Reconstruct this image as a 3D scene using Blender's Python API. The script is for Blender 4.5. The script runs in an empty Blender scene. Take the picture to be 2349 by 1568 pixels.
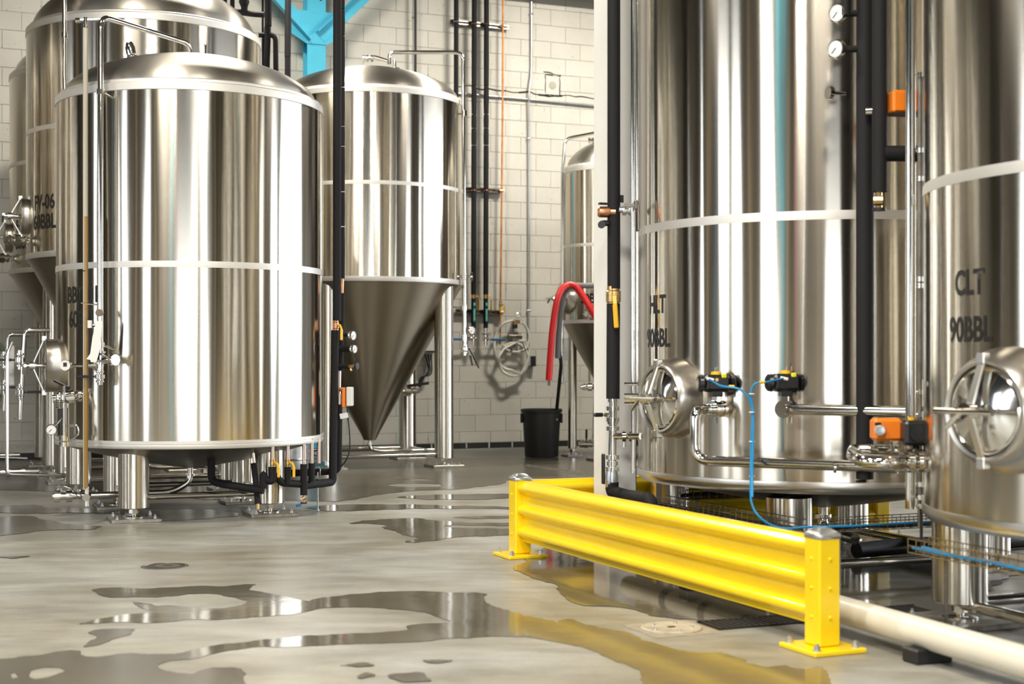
import bpy, math, random
from mathutils import Vector, Matrix
from mathutils.geometry import tessellate_polygon, delaunay_2d_cdt
random.seed(7)
PI = math.pi
sc = bpy.context.scene
COL = sc.collection

# ---------------------------------------------------------------- camera
H, F, CX, HY = 1.1, 3262.5, 1174.5, 825.0      # eye height (m), focal length, image centre and horizon in photo pixels
cam = bpy.data.cameras.new('camera')
cam.lens, cam.sensor_width = 50.0, 36.0
cam.shift_y = 41.0 / 2349.0
cam.clip_start, cam.clip_end = 0.05, 200
cam.dof.use_dof = True
cam.dof.focus_distance = 9.2
cam.dof.aperture_fstop = 2.6
camo = bpy.data.objects.new('camera', cam)
camo.location = (0, 0, H)
camo.rotation_euler = (PI / 2, 0, 0)
COL.objects.link(camo)
sc.camera = camo

# ---------------------------------------------------------------- world, exposure
ROT = math.radians(22)                          # the building stands turned by 22 degrees
U = Vector((math.cos(ROT), math.sin(ROT), 0))
V = Vector((-math.sin(ROT), math.cos(ROT), 0))
Z = Vector((0, 0, 1))
def UV(u, v, z=0.0): return U * u + V * v + Z * z
def P(px, py, Y): return Vector(((px - CX) / F * Y, Y, H - (py - HY) / F * Y))
def FL(px, py):
    Y = H * F / (py - HY)
    return Vector(((px - CX) / F * Y, Y, 0))

world = bpy.data.worlds.new('overcast_sky')
sc.world = world
world.use_nodes = True
wn = world.node_tree.nodes
bgn = wn['Background']
bgn.inputs[0].default_value = (0.90, 0.95, 1.0, 1)
bgn.inputs[1].default_value = 7.0
sc.view_settings.view_transform = 'Standard'
sc.view_settings.look = 'None'
sc.view_settings.gamma = 1.0
sc.view_settings.use_curve_mapping = False
sc.view_settings.exposure = 0.12
sc.cycles.max_bounces = 8
sc.cycles.glossy_bounces = 6
sc.cycles.diffuse_bounces = 4
sc.cycles.transmission_bounces = 6
sc.cycles.caustics_reflective = False
sc.cycles.caustics_refractive = False
sc.cycles.sample_clamp_indirect = 8
sc.cycles.use_denoising = True

# ---------------------------------------------------------------- materials
MATS = {}
def nodes_of(m): return m.node_tree.nodes, m.node_tree.links
def mat(name, color, rough=0.5, metal=0.0, aniso=0.0, spec=None, noise=None, bump=None, coat=0, trans=0, emit=None, var=0.0, ior=None, sss=None):
    """plain procedural material: noise = (scale, colour spread), bump = (scale, strength)"""
    m = bpy.data.materials.new(name); m.use_nodes = True
    n, l = nodes_of(m)
    b = n['Principled BSDF']
    b.inputs['Base Color'].default_value = (*color, 1)
    b.inputs['Roughness'].default_value = rough
    b.inputs['Metallic'].default_value = metal
    if spec is not None: b.inputs['Specular IOR Level'].default_value = spec
    if ior: b.inputs['IOR'].default_value = ior
    if coat: b.inputs['Coat Weight'].default_value = coat; b.inputs['Coat Roughness'].default_value = 0.08
    if trans: b.inputs['Transmission Weight'].default_value = trans
    if noise or bump:
        tc = n.new('ShaderNodeTexCoord')
    if noise:
        t = n.new('ShaderNodeTexNoise'); t.inputs['Scale'].default_value = noise[0]; t.inputs['Detail'].default_value = 6
        l.new(tc.outputs['Object'], t.inputs['Vector'])
        r = n.new('ShaderNodeMapRange'); r.inputs[1].default_value = 0.3; r.inputs[2].default_value = 0.7
        r.inputs[3].default_value = 1 - noise[1]; r.inputs[4].default_value = 1 + noise[1]
        l.new(t.outputs[0], r.inputs[0])
        x = n.new('ShaderNodeMix'); x.data_type = 'RGBA'; x.blend_type = 'MULTIPLY'; x.inputs[0].default_value = 1
        x.inputs[6].default_value = (*color, 1); l.new(r.outputs[0], x.inputs[7])
        l.new(x.outputs[2], b.inputs['Base Color'])
        r2 = n.new('ShaderNodeMapRange'); r2.inputs[3].default_value = max(0, rough * (1 - noise[1])); r2.inputs[4].default_value = min(1, rough * (1 + noise[1]))
        l.new(t.outputs[0], r2.inputs[0]); l.new(r2.outputs[0], b.inputs['Roughness'])
    if bump:
        t = n.new('ShaderNodeTexNoise'); t.inputs['Scale'].default_value = bump[0]; t.inputs['Detail'].default_value = 4
        l.new(tc.outputs['Object'], t.inputs['Vector'])
        bp = n.new('ShaderNodeBump'); bp.inputs['Strength'].default_value = bump[1]; bp.inputs['Distance'].default_value = 0.004
        l.new(t.outputs[0], bp.inputs['Height']); l.new(bp.outputs[0], b.inputs['Normal'])
    MATS[name] = m
    return m

def brushed(name, color, rough, aniso=0.95, wave=0.42):
    """steel sheet brushed around the tank: highlights smear up and down; slow waves in the sheet break them into streaks"""
    m = bpy.data.materials.new(name); m.use_nodes = True
    n, l = nodes_of(m); b = n['Principled BSDF']
    b.inputs['Base Color'].default_value = (*color, 1)
    b.inputs['Metallic'].default_value = 1
    b.inputs['Roughness'].default_value = rough
    b.inputs['Anisotropic'].default_value = aniso
    b.inputs['Anisotropic Rotation'].default_value = 0.25
    tg = n.new('ShaderNodeTangent'); tg.direction_type = 'RADIAL'; tg.axis = 'Z'
    l.new(tg.outputs[0], b.inputs['Tangent'])
    tc = n.new('ShaderNodeTexCoord')
    mp = n.new('ShaderNodeMapping'); mp.inputs['Scale'].default_value = (1, 1, 0.045)
    l.new(tc.outputs['Object'], mp.inputs[0])
    t = n.new('ShaderNodeTexNoise'); t.inputs['Scale'].default_value = 3.6; t.inputs['Detail'].default_value = 2; t.inputs['Roughness'].default_value = 0.55
    l.new(mp.outputs[0], t.inputs['Vector'])
    bp = n.new('ShaderNodeBump'); bp.inputs['Strength'].default_value = wave; bp.inputs['Distance'].default_value = 0.018
    l.new(t.outputs[0], bp.inputs['Height']); l.new(bp.outputs[0], b.inputs['Normal'])
    # fine circumferential grain in the roughness
    mp2 = n.new('ShaderNodeMapping'); mp2.inputs['Scale'].default_value = (2, 2, 160)
    l.new(tc.outputs['Object'], mp2.inputs[0])
    t2 = n.new('ShaderNodeTexNoise'); t2.inputs['Scale'].default_value = 3; t2.inputs['Detail'].default_value = 2
    l.new(mp2.outputs[0], t2.inputs['Vector'])
    r = n.new('ShaderNodeMapRange'); r.inputs[3].default_value = rough * 0.9; r.inputs[4].default_value = rough * 1.1
    l.new(t2.outputs[0], r.inputs[0]); l.new(r.outputs[0], b.inputs['Roughness'])
    MATS[name] = m
    return m

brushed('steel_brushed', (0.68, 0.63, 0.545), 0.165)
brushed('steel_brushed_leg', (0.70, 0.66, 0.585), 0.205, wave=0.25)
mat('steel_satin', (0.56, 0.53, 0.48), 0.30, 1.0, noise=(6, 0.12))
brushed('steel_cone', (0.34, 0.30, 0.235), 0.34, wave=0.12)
brushed('steel_dome', (0.60, 0.565, 0.50), 0.40, aniso=0.85, wave=0.1)
mat('steel_bar', (0.78, 0.76, 0.72), 0.28, 1.0)
mat('steel_band', (0.80, 0.78, 0.74), 0.55, 1.0)
mat('steel_polished', (0.76, 0.74, 0.70), 0.10, 1.0)
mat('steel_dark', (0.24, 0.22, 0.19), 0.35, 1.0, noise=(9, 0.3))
mat('steel_plate', (0.40, 0.37, 0.32), 0.38, 0.9, noise=(14, 0.35))
mat('galvanised', (0.55, 0.57, 0.58), 0.32, 0.9, noise=(30, 0.15))
mat('brass', (0.62, 0.42, 0.18), 0.32, 1.0, noise=(40, 0.2))
mat('brass_dull', (0.28, 0.20, 0.09), 0.45, 1.0)
mat('copper', (0.62, 0.30, 0.16), 0.34, 1.0, noise=(25, 0.25))
mat('copper_orange', (0.62, 0.26, 0.07), 0.42, 0.4, noise=(8, 0.3))
mat('pale_copper', (0.66, 0.52, 0.45), 0.3, 1.0)
mat('foam_black', (0.010, 0.0095, 0.0105), 0.7, spec=0.3, noise=(30, 0.2), bump=(180, 0.15))
mat('rubber_black', (0.012, 0.012, 0.013), 0.45)
mat('plastic_black', (0.010, 0.010, 0.011), 0.32)
mat('bin_black', (0.010, 0.0095, 0.009), 0.5, noise=(12, 0.2))
mat('yellow_paint', (0.95, 0.655, 0.004), 0.30, coat=0.3, noise=(5, 0.04), bump=(60, 0.03))
mat('yellow_plastic', (0.85, 0.48, 0.01), 0.4)
mat('lime_plastic', (0.75, 0.72, 0.02), 0.4)
mat('orange_plastic', (0.90, 0.22, 0.01), 0.4)
mat('blue_plastic', (0.01, 0.17, 0.42), 0.4)
mat('blue_tube', (0.01, 0.24, 0.52), 0.3)
mat('turquoise_paint', (0.08, 0.53, 0.74), 0.42, noise=(7, 0.06))
mat('white_paint', (0.80, 0.785, 0.75), 0.42, noise=(4, 0.03))
mat('white_plastic', (0.75, 0.74, 0.71), 0.4)
mat('grey_plastic', (0.35, 0.36, 0.36), 0.45)
mat('pvc_cream', (0.72, 0.68, 0.57), 0.33, noise=(6, 0.04))
mat('hose_white', (0.72, 0.70, 0.62), 0.35)
mat('hose_red', (0.62, 0.012, 0.012), 0.38)
mat('hose_orange', (0.80, 0.09, 0.01), 0.38)
mat('hose_grey', (0.20, 0.20, 0.21), 0.45)
mat('hose_green', (0.30, 0.36, 0.24), 0.45)
mat('teal_label', (0.005, 0.34, 0.30), 0.4)
mat('paper', (0.80, 0.79, 0.76), 0.7)
mat('ink_black', (0.012, 0.011, 0.010), 0.45)
mat('ink_white', (0.8, 0.8, 0.78), 0.5)
mat('amber_beer', (0.30, 0.17, 0.03), 0.12, spec=0.6)
mat('tube_clear', (0.45, 0.42, 0.34), 0.10, spec=0.6)
mat('dial_white', (0.82, 0.82, 0.80), 0.3)
mat('lcd_dark', (0.03, 0.035, 0.035), 0.2)
mat('mortar', (0.46, 0.44, 0.38), 0.85)
mat('ceiling_deck', (0.15, 0.135, 0.115), 0.6)
mat('wall_dim', (0.05, 0.04, 0.028), 0.7, noise=(2, 0.1))
mat('stripe_panel_blue', (0.10, 0.38, 0.70), 0.5)
mat('stripe_panel_cream', (0.45, 0.37, 0.25), 0.6)
mat('wood_pier', (0.13, 0.10, 0.07), 0.6, noise=(3, 0.2))
mat('magenta_stripe', (0.55, 0.05, 0.25), 0.7)
mat('cover_tan', (0.46, 0.41, 0.32), 0.45, noise=(18, 0.2))
mat('grate_dark', (0.06, 0.055, 0.05), 0.5, 0.6)
mat('drain_pale', (0.34, 0.30, 0.23), 0.5, noise=(20, 0.2))
mat('black_base', (0.02, 0.019, 0.018), 0.5, noise=(20, 0.3))
mat('asphalt', (0.30, 0.30, 0.29), 0.8)

# painted concrete block: a warm white with faint dirt that differs from block to block
def block_mat():
    m = bpy.data.materials.new('block_paint'); m.use_nodes = True
    n, l = nodes_of(m); b = n['Principled BSDF']
    tc = n.new('ShaderNodeTexCoord'); oi = n.new('ShaderNodeObjectInfo')
    add = n.new('ShaderNodeVectorMath'); add.operation = 'ADD'
    l.new(tc.outputs['Object'], add.inputs[0]); l.new(oi.outputs['Location'], add.inputs[1])
    t = n.new('ShaderNodeTexNoise'); t.inputs['Scale'].default_value = 2.2; t.inputs['Detail'].default_value = 8; t.inputs['Roughness'].default_value = 0.65
    l.new(add.outputs[0], t.inputs['Vector'])
    r = n.new('ShaderNodeValToRGB')
    r.color_ramp.elements[0].position = 0.25; r.color_ramp.elements[0].color = (0.60, 0.575, 0.50, 1)
    r.color_ramp.elements[1].position = 0.6; r.color_ramp.elements[1].color = (0.67, 0.645, 0.575, 1)
    l.new(t.outputs[0], r.inputs[0])
    mr = n.new('ShaderNodeMapRange'); mr.inputs[3].default_value = 0.965; mr.inputs[4].default_value = 1.02
    l.new(oi.outputs['Random'], mr.inputs[0])
    x = n.new('ShaderNodeMix'); x.data_type = 'RGBA'; x.blend_type = 'MULTIPLY'; x.inputs[0].default_value = 1
    l.new(r.outputs[0], x.inputs[6]); l.new(mr.outputs[0], x.inputs[7])
    # pits
    t3 = n.new('ShaderNodeTexNoise'); t3.inputs['Scale'].default_value = 26; t3.inputs['Detail'].default_value = 2
    l.new(add.outputs[0], t3.inputs['Vector'])
    pr = n.new('ShaderNodeMapRange'); pr.inputs[1].default_value = 0.25; pr.inputs[2].default_value = 0.30; pr.inputs[3].default_value = 0.6; pr.inputs[4].default_value = 1
    l.new(t3.outputs[0], pr.inputs[0])
    x2 = n.new('ShaderNodeMix'); x2.data_type = 'RGBA'; x2.blend_type = 'MULTIPLY'; x2.inputs[0].default_value = 1
    l.new(x.outputs[2], x2.inputs[6]); l.new(pr.outputs[0], x2.inputs[7])
    l.new(x2.outputs[2], b.inputs['Base Color'])
    b.inputs['Roughness'].default_value = 0.55
    t2 = n.new('ShaderNodeTexNoise'); t2.inputs['Scale'].default_value = 45; t2.inputs['Detail'].default_value = 5
    l.new(add.outputs[0], t2.inputs['Vector'])
    bp = n.new('ShaderNodeBump'); bp.inputs['Strength'].default_value = 0.25; bp.inputs['Distance'].default_value = 0.004
    l.new(t2.outputs[0], bp.inputs['Height']); l.new(bp.outputs[0], b.inputs['Normal'])
    MATS['block_paint'] = m
block_mat()

# sealed concrete floor: grey with wide cloudy tones, small specks, semi gloss
def floor_mat():
    m = bpy.data.materials.new('concrete_floor'); m.use_nodes = True
    n, l = nodes_of(m); b = n['Principled BSDF']
    tc = n.new('ShaderNodeTexCoord')
    t = n.new('ShaderNodeTexNoise'); t.inputs['Scale'].default_value = 0.9; t.inputs['Detail'].default_value = 9; t.inputs['Roughness'].default_value = 0.6
    l.new(tc.outputs['Object'], t.inputs['Vector'])
    r = n.new('ShaderNodeValToRGB')
    e = r.color_ramp.elements
    e[0].position = 0.30; e[0].color = (0.20, 0.182, 0.138, 1)
    e[1].position = 0.64; e[1].color = (0.355, 0.358, 0.335, 1)
    x1 = e.new(0.47); x1.color = (0.285, 0.272, 0.226, 1)
    l.new(t.outputs[0], r.inputs[0])
    t2 = n.new('ShaderNodeTexNoise'); t2.inputs['Scale'].default_value = 60; t2.inputs['Detail'].default_value = 3
    l.new(tc.outputs['Object'], t2.inputs['Vector'])
    mr = n.new('ShaderNodeMapRange'); mr.inputs[1].default_value = 0.3; mr.inputs[2].default_value = 0.7; mr.inputs[3].default_value = 0.93; mr.inputs[4].default_value = 1.05
    l.new(t2.outputs[0], mr.inputs[0])
    x = n.new('ShaderNodeMix'); x.data_type = 'RGBA'; x.blend_type = 'MULTIPLY'; x.inputs[0].default_value = 1
    l.new(r.outputs[0], x.inputs[6]); l.new(mr.outputs[0], x.inputs[7])
    mp = n.new('ShaderNodeMapping'); mp.inputs['Rotation'].default_value = (0, 0, -ROT); mp.inputs['Scale'].default_value = (0.8, 2.2, 1)
    l.new(tc.outputs['Object'], mp.inputs[0])
    t4 = n.new('ShaderNodeTexNoise'); t4.inputs['Scale'].default_value = 2.6; t4.inputs['Detail'].default_value = 8; t4.inputs['Roughness'].default_value = 0.68
    l.new(mp.outputs[0], t4.inputs['Vector'])
    m4 = n.new('ShaderNodeMapRange'); m4.inputs[1].default_value = 0.34; m4.inputs[2].default_value = 0.60; m4.inputs[3].default_value = 0.74; m4.inputs[4].default_value = 1.12
    l.new(t4.outputs[0], m4.inputs[0])
    x4 = n.new('ShaderNodeMix'); x4.data_type = 'RGBA'; x4.blend_type = 'MULTIPLY'; x4.inputs[0].default_value = 1
    l.new(x.outputs[2], x4.inputs[6]); l.new(m4.outputs[0], x4.inputs[7])
    l.new(x4.outputs[2], b.inputs['Base Color'])
    rr = n.new('ShaderNodeMapRange'); rr.inputs[1].default_value = 0.3; rr.inputs[2].default_value = 0.7; rr.inputs[3].default_value = 0.30; rr.inputs[4].default_value = 0.46
    l.new(t.outputs[0], rr.inputs[0]); l.new(rr.outputs[0], b.inputs['Roughness'])
    bp = n.new('ShaderNodeBump'); bp.inputs['Strength'].default_value = 0.12; bp.inputs['Distance'].default_value = 0.003
    l.new(t2.outputs[0], bp.inputs['Height']); l.new(bp.outputs[0], b.inputs['Normal'])
    MATS['concrete_floor'] = m
floor_mat()

# shallow water over concrete: the wet slab shows dark through it and its face mirrors
def water_mat():
    m = bpy.data.materials.new('shallow_water'); m.use_nodes = True
    n, l = nodes_of(m); b = n['Principled BSDF']
    tc = n.new('ShaderNodeTexCoord')
    t = n.new('ShaderNodeTexNoise'); t.inputs['Scale'].default_value = 1.6; t.inputs['Detail'].default_value = 7
    l.new(tc.outputs['Object'], t.inputs['Vector'])
    r = n.new('ShaderNodeValToRGB')
    r.color_ramp.elements[0].position = 0.3; r.color_ramp.elements[0].color = (0.085, 0.076, 0.055, 1)
    r.color_ramp.elements[1].position = 0.7; r.color_ramp.elements[1].color = (0.155, 0.14, 0.105, 1)
    l.new(t.outputs[0], r.inputs[0]); l.new(r.outputs[0], b.inputs['Base Color'])
    b.inputs['Roughness'].default_value = 0.085
    b.inputs['IOR'].default_value = 1.4
    t2 = n.new('ShaderNodeTexNoise'); t2.inputs['Scale'].default_value = 5; t2.inputs['Detail'].default_value = 2
    l.new(tc.outputs['Object'], t2.inputs['Vector'])
    bp = n.new('ShaderNodeBump'); bp.inputs['Strength'].default_value = 0.10; bp.inputs['Distance'].default_value = 0.01
    l.new(t2.outputs[0], bp.inputs['Height']); l.new(bp.outputs[0], b.inputs['Normal'])
    MATS['shallow_water'] = m
water_mat()

mat('damp_concrete', (0.088, 0.079, 0.058), 0.25, noise=(1.3, 0.25), spec=0.5)

def lamp_mat():
    m = bpy.data.materials.new('lamp_diffuser'); m.use_nodes = True
    b = m.node_tree.nodes['Principled BSDF']
    b.inputs['Emission Color'].default_value = (1, 0.92, 0.80, 1)
    b.inputs['Emission Strength'].default_value = 6
    MATS['lamp_diffuser'] = m
lamp_mat()

# ---------------------------------------------------------------- mesh building
def perp(d):
    d = d.normalized()
    a = Vector((0, 0, 1)) if abs(d.z) < 0.9 else Vector((1, 0, 0))
    x = d.cross(a).normalized(); y = d.cross(x).normalized()
    return x, y
class MB:
    def __init__(s): s.v = []; s.f = []
    def add(s, vs, fs):
        o = len(s.v); s.v += [Vector(v) for v in vs]; s.f += [tuple(i + o for i in f) for f in fs]; return s
    def box(s, c, size, ax=None, bev=0.0):
        """box round c; ax = (x axis, y axis, z axis), default the building's axes"""
        X, Y_, Z_ = ax or (U, V, Z)
        hx, hy, hz = [q / 2 for q in size]; c = Vector(c)
        if bev <= 0:
            vs = [c + X * (a * hx) + Y_ * (b * hy) + Z_ * (d * hz) for a in (-1, 1) for b in (-1, 1) for d in (-1, 1)]
            return s.add(vs, [(0, 1, 3, 2), (4, 6, 7, 5), (0, 4, 5, 1), (2, 3, 7, 6), (0, 2, 6, 4), (1, 5, 7, 3)])
        b = min(bev, hx * .95, hy * .95, hz * .95); o = len(s.v); idx = {}; vs = []
        for a in (-1, 1):
            for e in (-1, 1):
                for d in (-1, 1):
                    for k in range(3):
                        q = [a * (hx - b), e * (hy - b), d * (hz - b)]
                        q[k] = (a * hx, e * hy, d * hz)[k]
                        idx[(a, e, d, k)] = len(vs); vs.append(c + X * q[0] + Y_ * q[1] + Z_ * q[2])
        fs = []
        for k in range(3):
            i, j = [(1, 2), (2, 0), (0, 1)][k]
            for sg in (-1, 1):
                loop = []
                for (p, q) in ((-1, -1), (1, -1), (1, 1), (-1, 1)):
                    t = [0, 0, 0]; t[k] = sg; t[i] = p; t[j] = q; loop.append(idx[(*t, k)])
                fs.append(tuple(loop if sg > 0 else loop[::-1]))
        for k in range(3):
            i, j = [(1, 2), (2, 0), (0, 1)][k]
            for p in (-1, 1):
                for q in (-1, 1):
                    t1 = [0, 0, 0]; t1[i] = p; t1[j] = q; t2 = list(t1); t1[k] = -1; t2[k] = 1
                    fs.append((idx[(*t1, i)], idx[(*t2, i)], idx[(*t2, j)], idx[(*t1, j)]))
        for a in (-1, 1):
            for e in (-1, 1):
                for d in (-1, 1): fs.append((idx[(a, e, d, 0)], idx[(a, e, d, 1)], idx[(a, e, d, 2)]))
        return s.add(vs, fs)
    def lathe(s, prof, c=(0, 0, 0), d=None, n=48, x=None):
        """revolve (radius, height) pairs about the axis d through c"""
        d = (d or Z).normalized(); c = Vector(c)
        if x is None: x, y = perp(d)
        else: y = d.cross(x).normalized()
        vs = []; fs = []; rows = []
        for (r, h) in prof:
            if abs(r) < 1e-6: rows.append([len(vs)]); vs.append(c + d * h)
            else:
                rows.append(list(range(len(vs), len(vs) + n)))
                for i in range(n):
                    a = 2 * PI * i / n; vs.append(c + d * h + x * (r * math.cos(a)) + y * (r * math.sin(a)))
        for A, B in zip(rows, rows[1:]):
            if len(A) == 1 and len(B) == 1: continue
            for i in range(n):
                j = (i + 1) % n
                if len(A) == 1: fs.append((A[0], B[j], B[i]))
                elif len(B) == 1: fs.append((A[i], A[j], B[0]))
                else: fs.append((A[i], A[j], B[j], B[i]))
        return s.add(vs, fs)
    def cyl(s, p0, p1, r, r2=None, n=20):
        p0, p1 = Vector(p0), Vector(p1); L = (p1 - p0).length; r2 = r if r2 is None else r2
        return s.lathe([(0, 0), (r, 0), (r2, L), (0, L)], p0, p1 - p0, n)
    def tube(s, pts, r, n=12, fil=0.0, closed=False, cap=True, seg=6):
        pts = [Vector(p) for p in pts]
        if fil > 0 and len(pts) > 2:
            q = [pts[0]]
            for a, b, c in zip(pts, pts[1:], pts[2:]):
                d1 = (a - b); d2 = (c - b); t = min(fil, d1.length * .49, d2.length * .49)
                A = b + d1.normalized() * t; C = b + d2.normalized() * t
                for k in range(seg + 1):
                    w = k / seg; q.append(A * (1 - w) ** 2 + b * (2 * w * (1 - w)) + C * w ** 2)
            q.append(pts[-1]); pts = q
        m = len(pts); x, y = perp(pts[1] - pts[0]); vs = []; fs = []
        for i, p in enumerate(pts):
            if closed: t = (pts[(i + 1) % m] - pts[i - 1])
            else: t = pts[min(i + 1, m - 1)] - pts[max(i - 1, 0)]
            t.normalize(); x = (x - t * x.dot(t)).normalized(); y = t.cross(x)
            rr = r(i / (m - 1)) if callable(r) else r
            vs += [p + x * (rr * math.cos(2 * PI * k / n)) + y * (rr * math.sin(2 * PI * k / n)) for k in range(n)]
        for i in range(m if closed else m - 1):
            i2 = (i + 1) % m
            for k in range(n): fs.append((i * n + k, i * n + (k + 1) % n, i2 * n + (k + 1) % n, i2 * n + k))
        if cap and not closed:
            fs.append(tuple(range(n))[::-1]); fs.append(tuple((m - 1) * n + k for k in range(n)))
        return s.add(vs, fs)
    def torus(s, c, ax, R, r, n=40, m=10):
        x, y = perp(ax); c = Vector(c)
        return s.tube([c + x * (R * math.cos(2 * PI * k / n)) + y * (R * math.sin(2 * PI * k / n)) for k in range(n)], r, m, closed=True)
    def prism(s, outline, o, ax, ay, depth):
        """extrude the 2d outline (in axes ax, ay at o) by the vector depth"""
        o = Vector(o); n = len(outline)
        vs = [o + ax * a + ay * b for a, b in outline]; vs += [v + depth for v in vs]
        tris = tessellate_polygon([[Vector((a, b, 0)) for a, b in outline]])
        fs = [tuple(t) for t in tris] + [tuple(i + n for i in t)[::-1] for t in tris]
        fs += [(i, i + n, (i + 1) % n + n, (i + 1) % n) for i in range(n)]
        return s.add(vs, fs)
    def mesh(s, name, mat, org, sharp=35):
        me = bpy.data.meshes.new(name)
        me.from_pydata([tuple(v - org) for v in s.v], [], s.f)
        import bmesh
        bm = bmesh.new(); bm.from_mesh(me); bmesh.ops.recalc_face_normals(bm, faces=bm.faces); bm.to_mesh(me); bm.free()
        me.polygons.foreach_set('use_smooth', [True] * len(me.polygons))
        me.set_sharp_from_angle(angle=math.radians(sharp))
        me.materials.append(MATS[mat])
        return me
    def build(s, name, mat, parent=None, org=None, sharp=35, kind=None, label=None):
        if org is None:
            lo = Vector([min(v[i] for v in s.v) for i in range(3)]); hi = Vector([max(v[i] for v in s.v) for i in range(3)])
            org = (lo + hi) / 2
        org = Vector(org)
        o = bpy.data.objects.new(name, s.mesh(name, mat, org, sharp))
        link(o, org, parent)
        if kind: o['kind'] = kind
        if label: o['label'] = label
        return o
WL = {}
def link(o, loc, parent=None):
    COL.objects.link(o)
    WL[o.name] = Vector(loc)
    if parent is not None:
        o.parent = parent; o.location = Vector(loc) - WL[parent.name]
    else: o.location = loc
    return o
def inst(me, name, loc, parent=None, rz=0.0):
    o = bpy.data.objects.new(name, me); link(o, loc, parent); o.rotation_euler.z = rz
    return o
def tag(o, label, cat, group=None):
    o['label'] = label; o['category'] = cat
    if group: o['group'] = group
    return o
def thing(name, label, cat, loc, group=None):
    o = bpy.data.objects.new(name, None); o.empty_display_size = 0.1
    link(o, loc); return tag(o, label, cat, group)
def struct(o): o['kind'] = 'structure'; return o
def shared(mb, name, mat): return mb.mesh(name, mat, Vector((0, 0, 0)))

def az(c, r, deg, z):
    a = math.radians(deg); return Vector((c[0] + r * math.cos(a), c[1] + r * math.sin(a), z))
def dirz(deg): a = math.radians(deg); return Vector((math.cos(a), math.sin(a), 0))

def lettering(text, c, R, deg, z, h, parent, mat='ink_black', sx=0.78, name='lettering', spread=1.0):
    """painted capitals that follow the tank's round wall"""
    cu = bpy.data.curves.new('lettering', 'FONT'); cu.body = text; cu.size = h / 0.69; cu.align_x = 'CENTER'
    cu.offset = h * 0.042; cu.resolution_u = 3; cu.space_character = spread
    to = bpy.data.objects.new('tmp_text', cu); COL.objects.link(to)
    dg = bpy.context.evaluated_depsgraph_get(); me = bpy.data.meshes.new_from_object(to.evaluated_get(dg))
    bpy.data.objects.remove(to); bpy.data.curves.remove(cu)
    a0 = math.radians(deg); org = az(c, R, deg, z)
    import bmesh
    bm = bmesh.new(); bm.from_mesh(me)
    bmesh.ops.subdivide_edges(bm, edges=[e for e in bm.edges if e.calc_length() > 0.03], cuts=2)
    for v in bm.verts:
        a = a0 + v.co.x * sx / R
        v.co = Vector((c[0] + (R + .0012) * math.cos(a), c[1] + (R + .0012) * math.sin(a), z + v.co.y)) - org
    bm.to_mesh(me); bm.free()
    me.materials.clear(); me.materials.append(MATS[mat]); me.name = 'lettering'
    o = bpy.data.objects.new(name, me); return link(o, org, parent)
def flat_text(text, o, ax, ay, h, parent, mat='ink_black', name='lettering', sx=1.0):
    cu = bpy.data.curves.new('lettering', 'FONT'); cu.body = text; cu.size = h / 0.69; cu.align_x = 'CENTER'; cu.resolution_u = 2; cu.offset = h * .02
    to = bpy.data.objects.new('tmp_text', cu); COL.objects.link(to)
    dg = bpy.context.evaluated_depsgraph_get(); me = bpy.data.meshes.new_from_object(to.evaluated_get(dg))
    bpy.data.objects.remove(to); bpy.data.curves.remove(cu)
    for v in me.vertices: v.co = ax * (v.co.x * sx) + ay * v.co.y
    me.materials.clear(); me.materials.append(MATS[mat]); me.name = 'lettering'
    return link(bpy.data.objects.new(name, me), o, parent)

# ================================================================ THE SETTING
U0, U1, V0, V1, CEIL = -9.0, 14.0, -10.0, 16.59, 6.9
floor = MB()
ring = [UV(U0 - .3, V0 - .3), UV(U1 + .3, V0 - .3), UV(U1 + .3, V1 + .4), UV(U0 - .3, V1 + .4)]
floor.add(ring + [p - Z * .25 for p in ring], [(0, 1, 2, 3), (4, 7, 6, 5), (0, 4, 5, 1), (1, 5, 6, 2), (2, 6, 7, 3), (3, 7, 4, 0)])
struct(floor.build('floor', 'concrete_floor', org=(0, 0, 0)))
yard = MB(); yard.box(UV(2, 3, -.35), (90, 90, .1))
struct(yard.build('ground', 'asphalt'))
struct(MB().box(UV((U0 + U1) / 2, (V0 + V1) / 2, CEIL + .1), (U1 - U0 + .6, V1 - V0 + .6, .2)).build('ceiling', 'ceiling_deck'))

def wall_seg(mb, fixed, axis, a, b, z0, z1, t=.25):
    """slab between a and b along u (axis 'u', v fixed) or along v (axis 'v', u fixed)"""
    m = (a + b) / 2
    if axis == 'u': mb.box(UV(m, fixed, (z0 + z1) / 2), (b - a, t, z1 - z0))
    else: mb.box(UV(fixed, m, (z0 + z1) / 2), (t, b - a, z1 - z0))
def wall_with_openings(name, fixed, axis, a, b, holes, mat='wall_dim'):
    mb = MB(); cur = a
    for (h0, h1, z0, z1) in holes:
        if h0 > cur: wall_seg(mb, fixed, axis, cur, h0, 0, CEIL)
        if z0 > 0.01: wall_seg(mb, fixed, axis, h0, h1, 0, z0)
        if z1 < CEIL: wall_seg(mb, fixed, axis, h0, h1, z1, CEIL)
        cur = h1
    wall_seg(mb, fixed, axis, cur, b, 0, CEIL)
    struct(mb.build(name, mat))
def portal(center, sx, sy, facing):
    L = bpy.data.lights.new('daylight_portal', 'AREA'); L.shape = 'RECTANGLE'; L.size = sx; L.size_y = sy; L.cycles.is_portal = True
    o = bpy.data.objects.new('daylight_portal', L); COL.objects.link(o); o.location = center
    o.rotation_euler = facing.to_track_quat('-Z', 'Y').to_euler()
HOLES_R = [(-4.8, -.8, .9, 4.4), (3.6, 4.7, .9, 4.4), (5.6, 12.4, 0.0, 4.6)]
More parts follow.
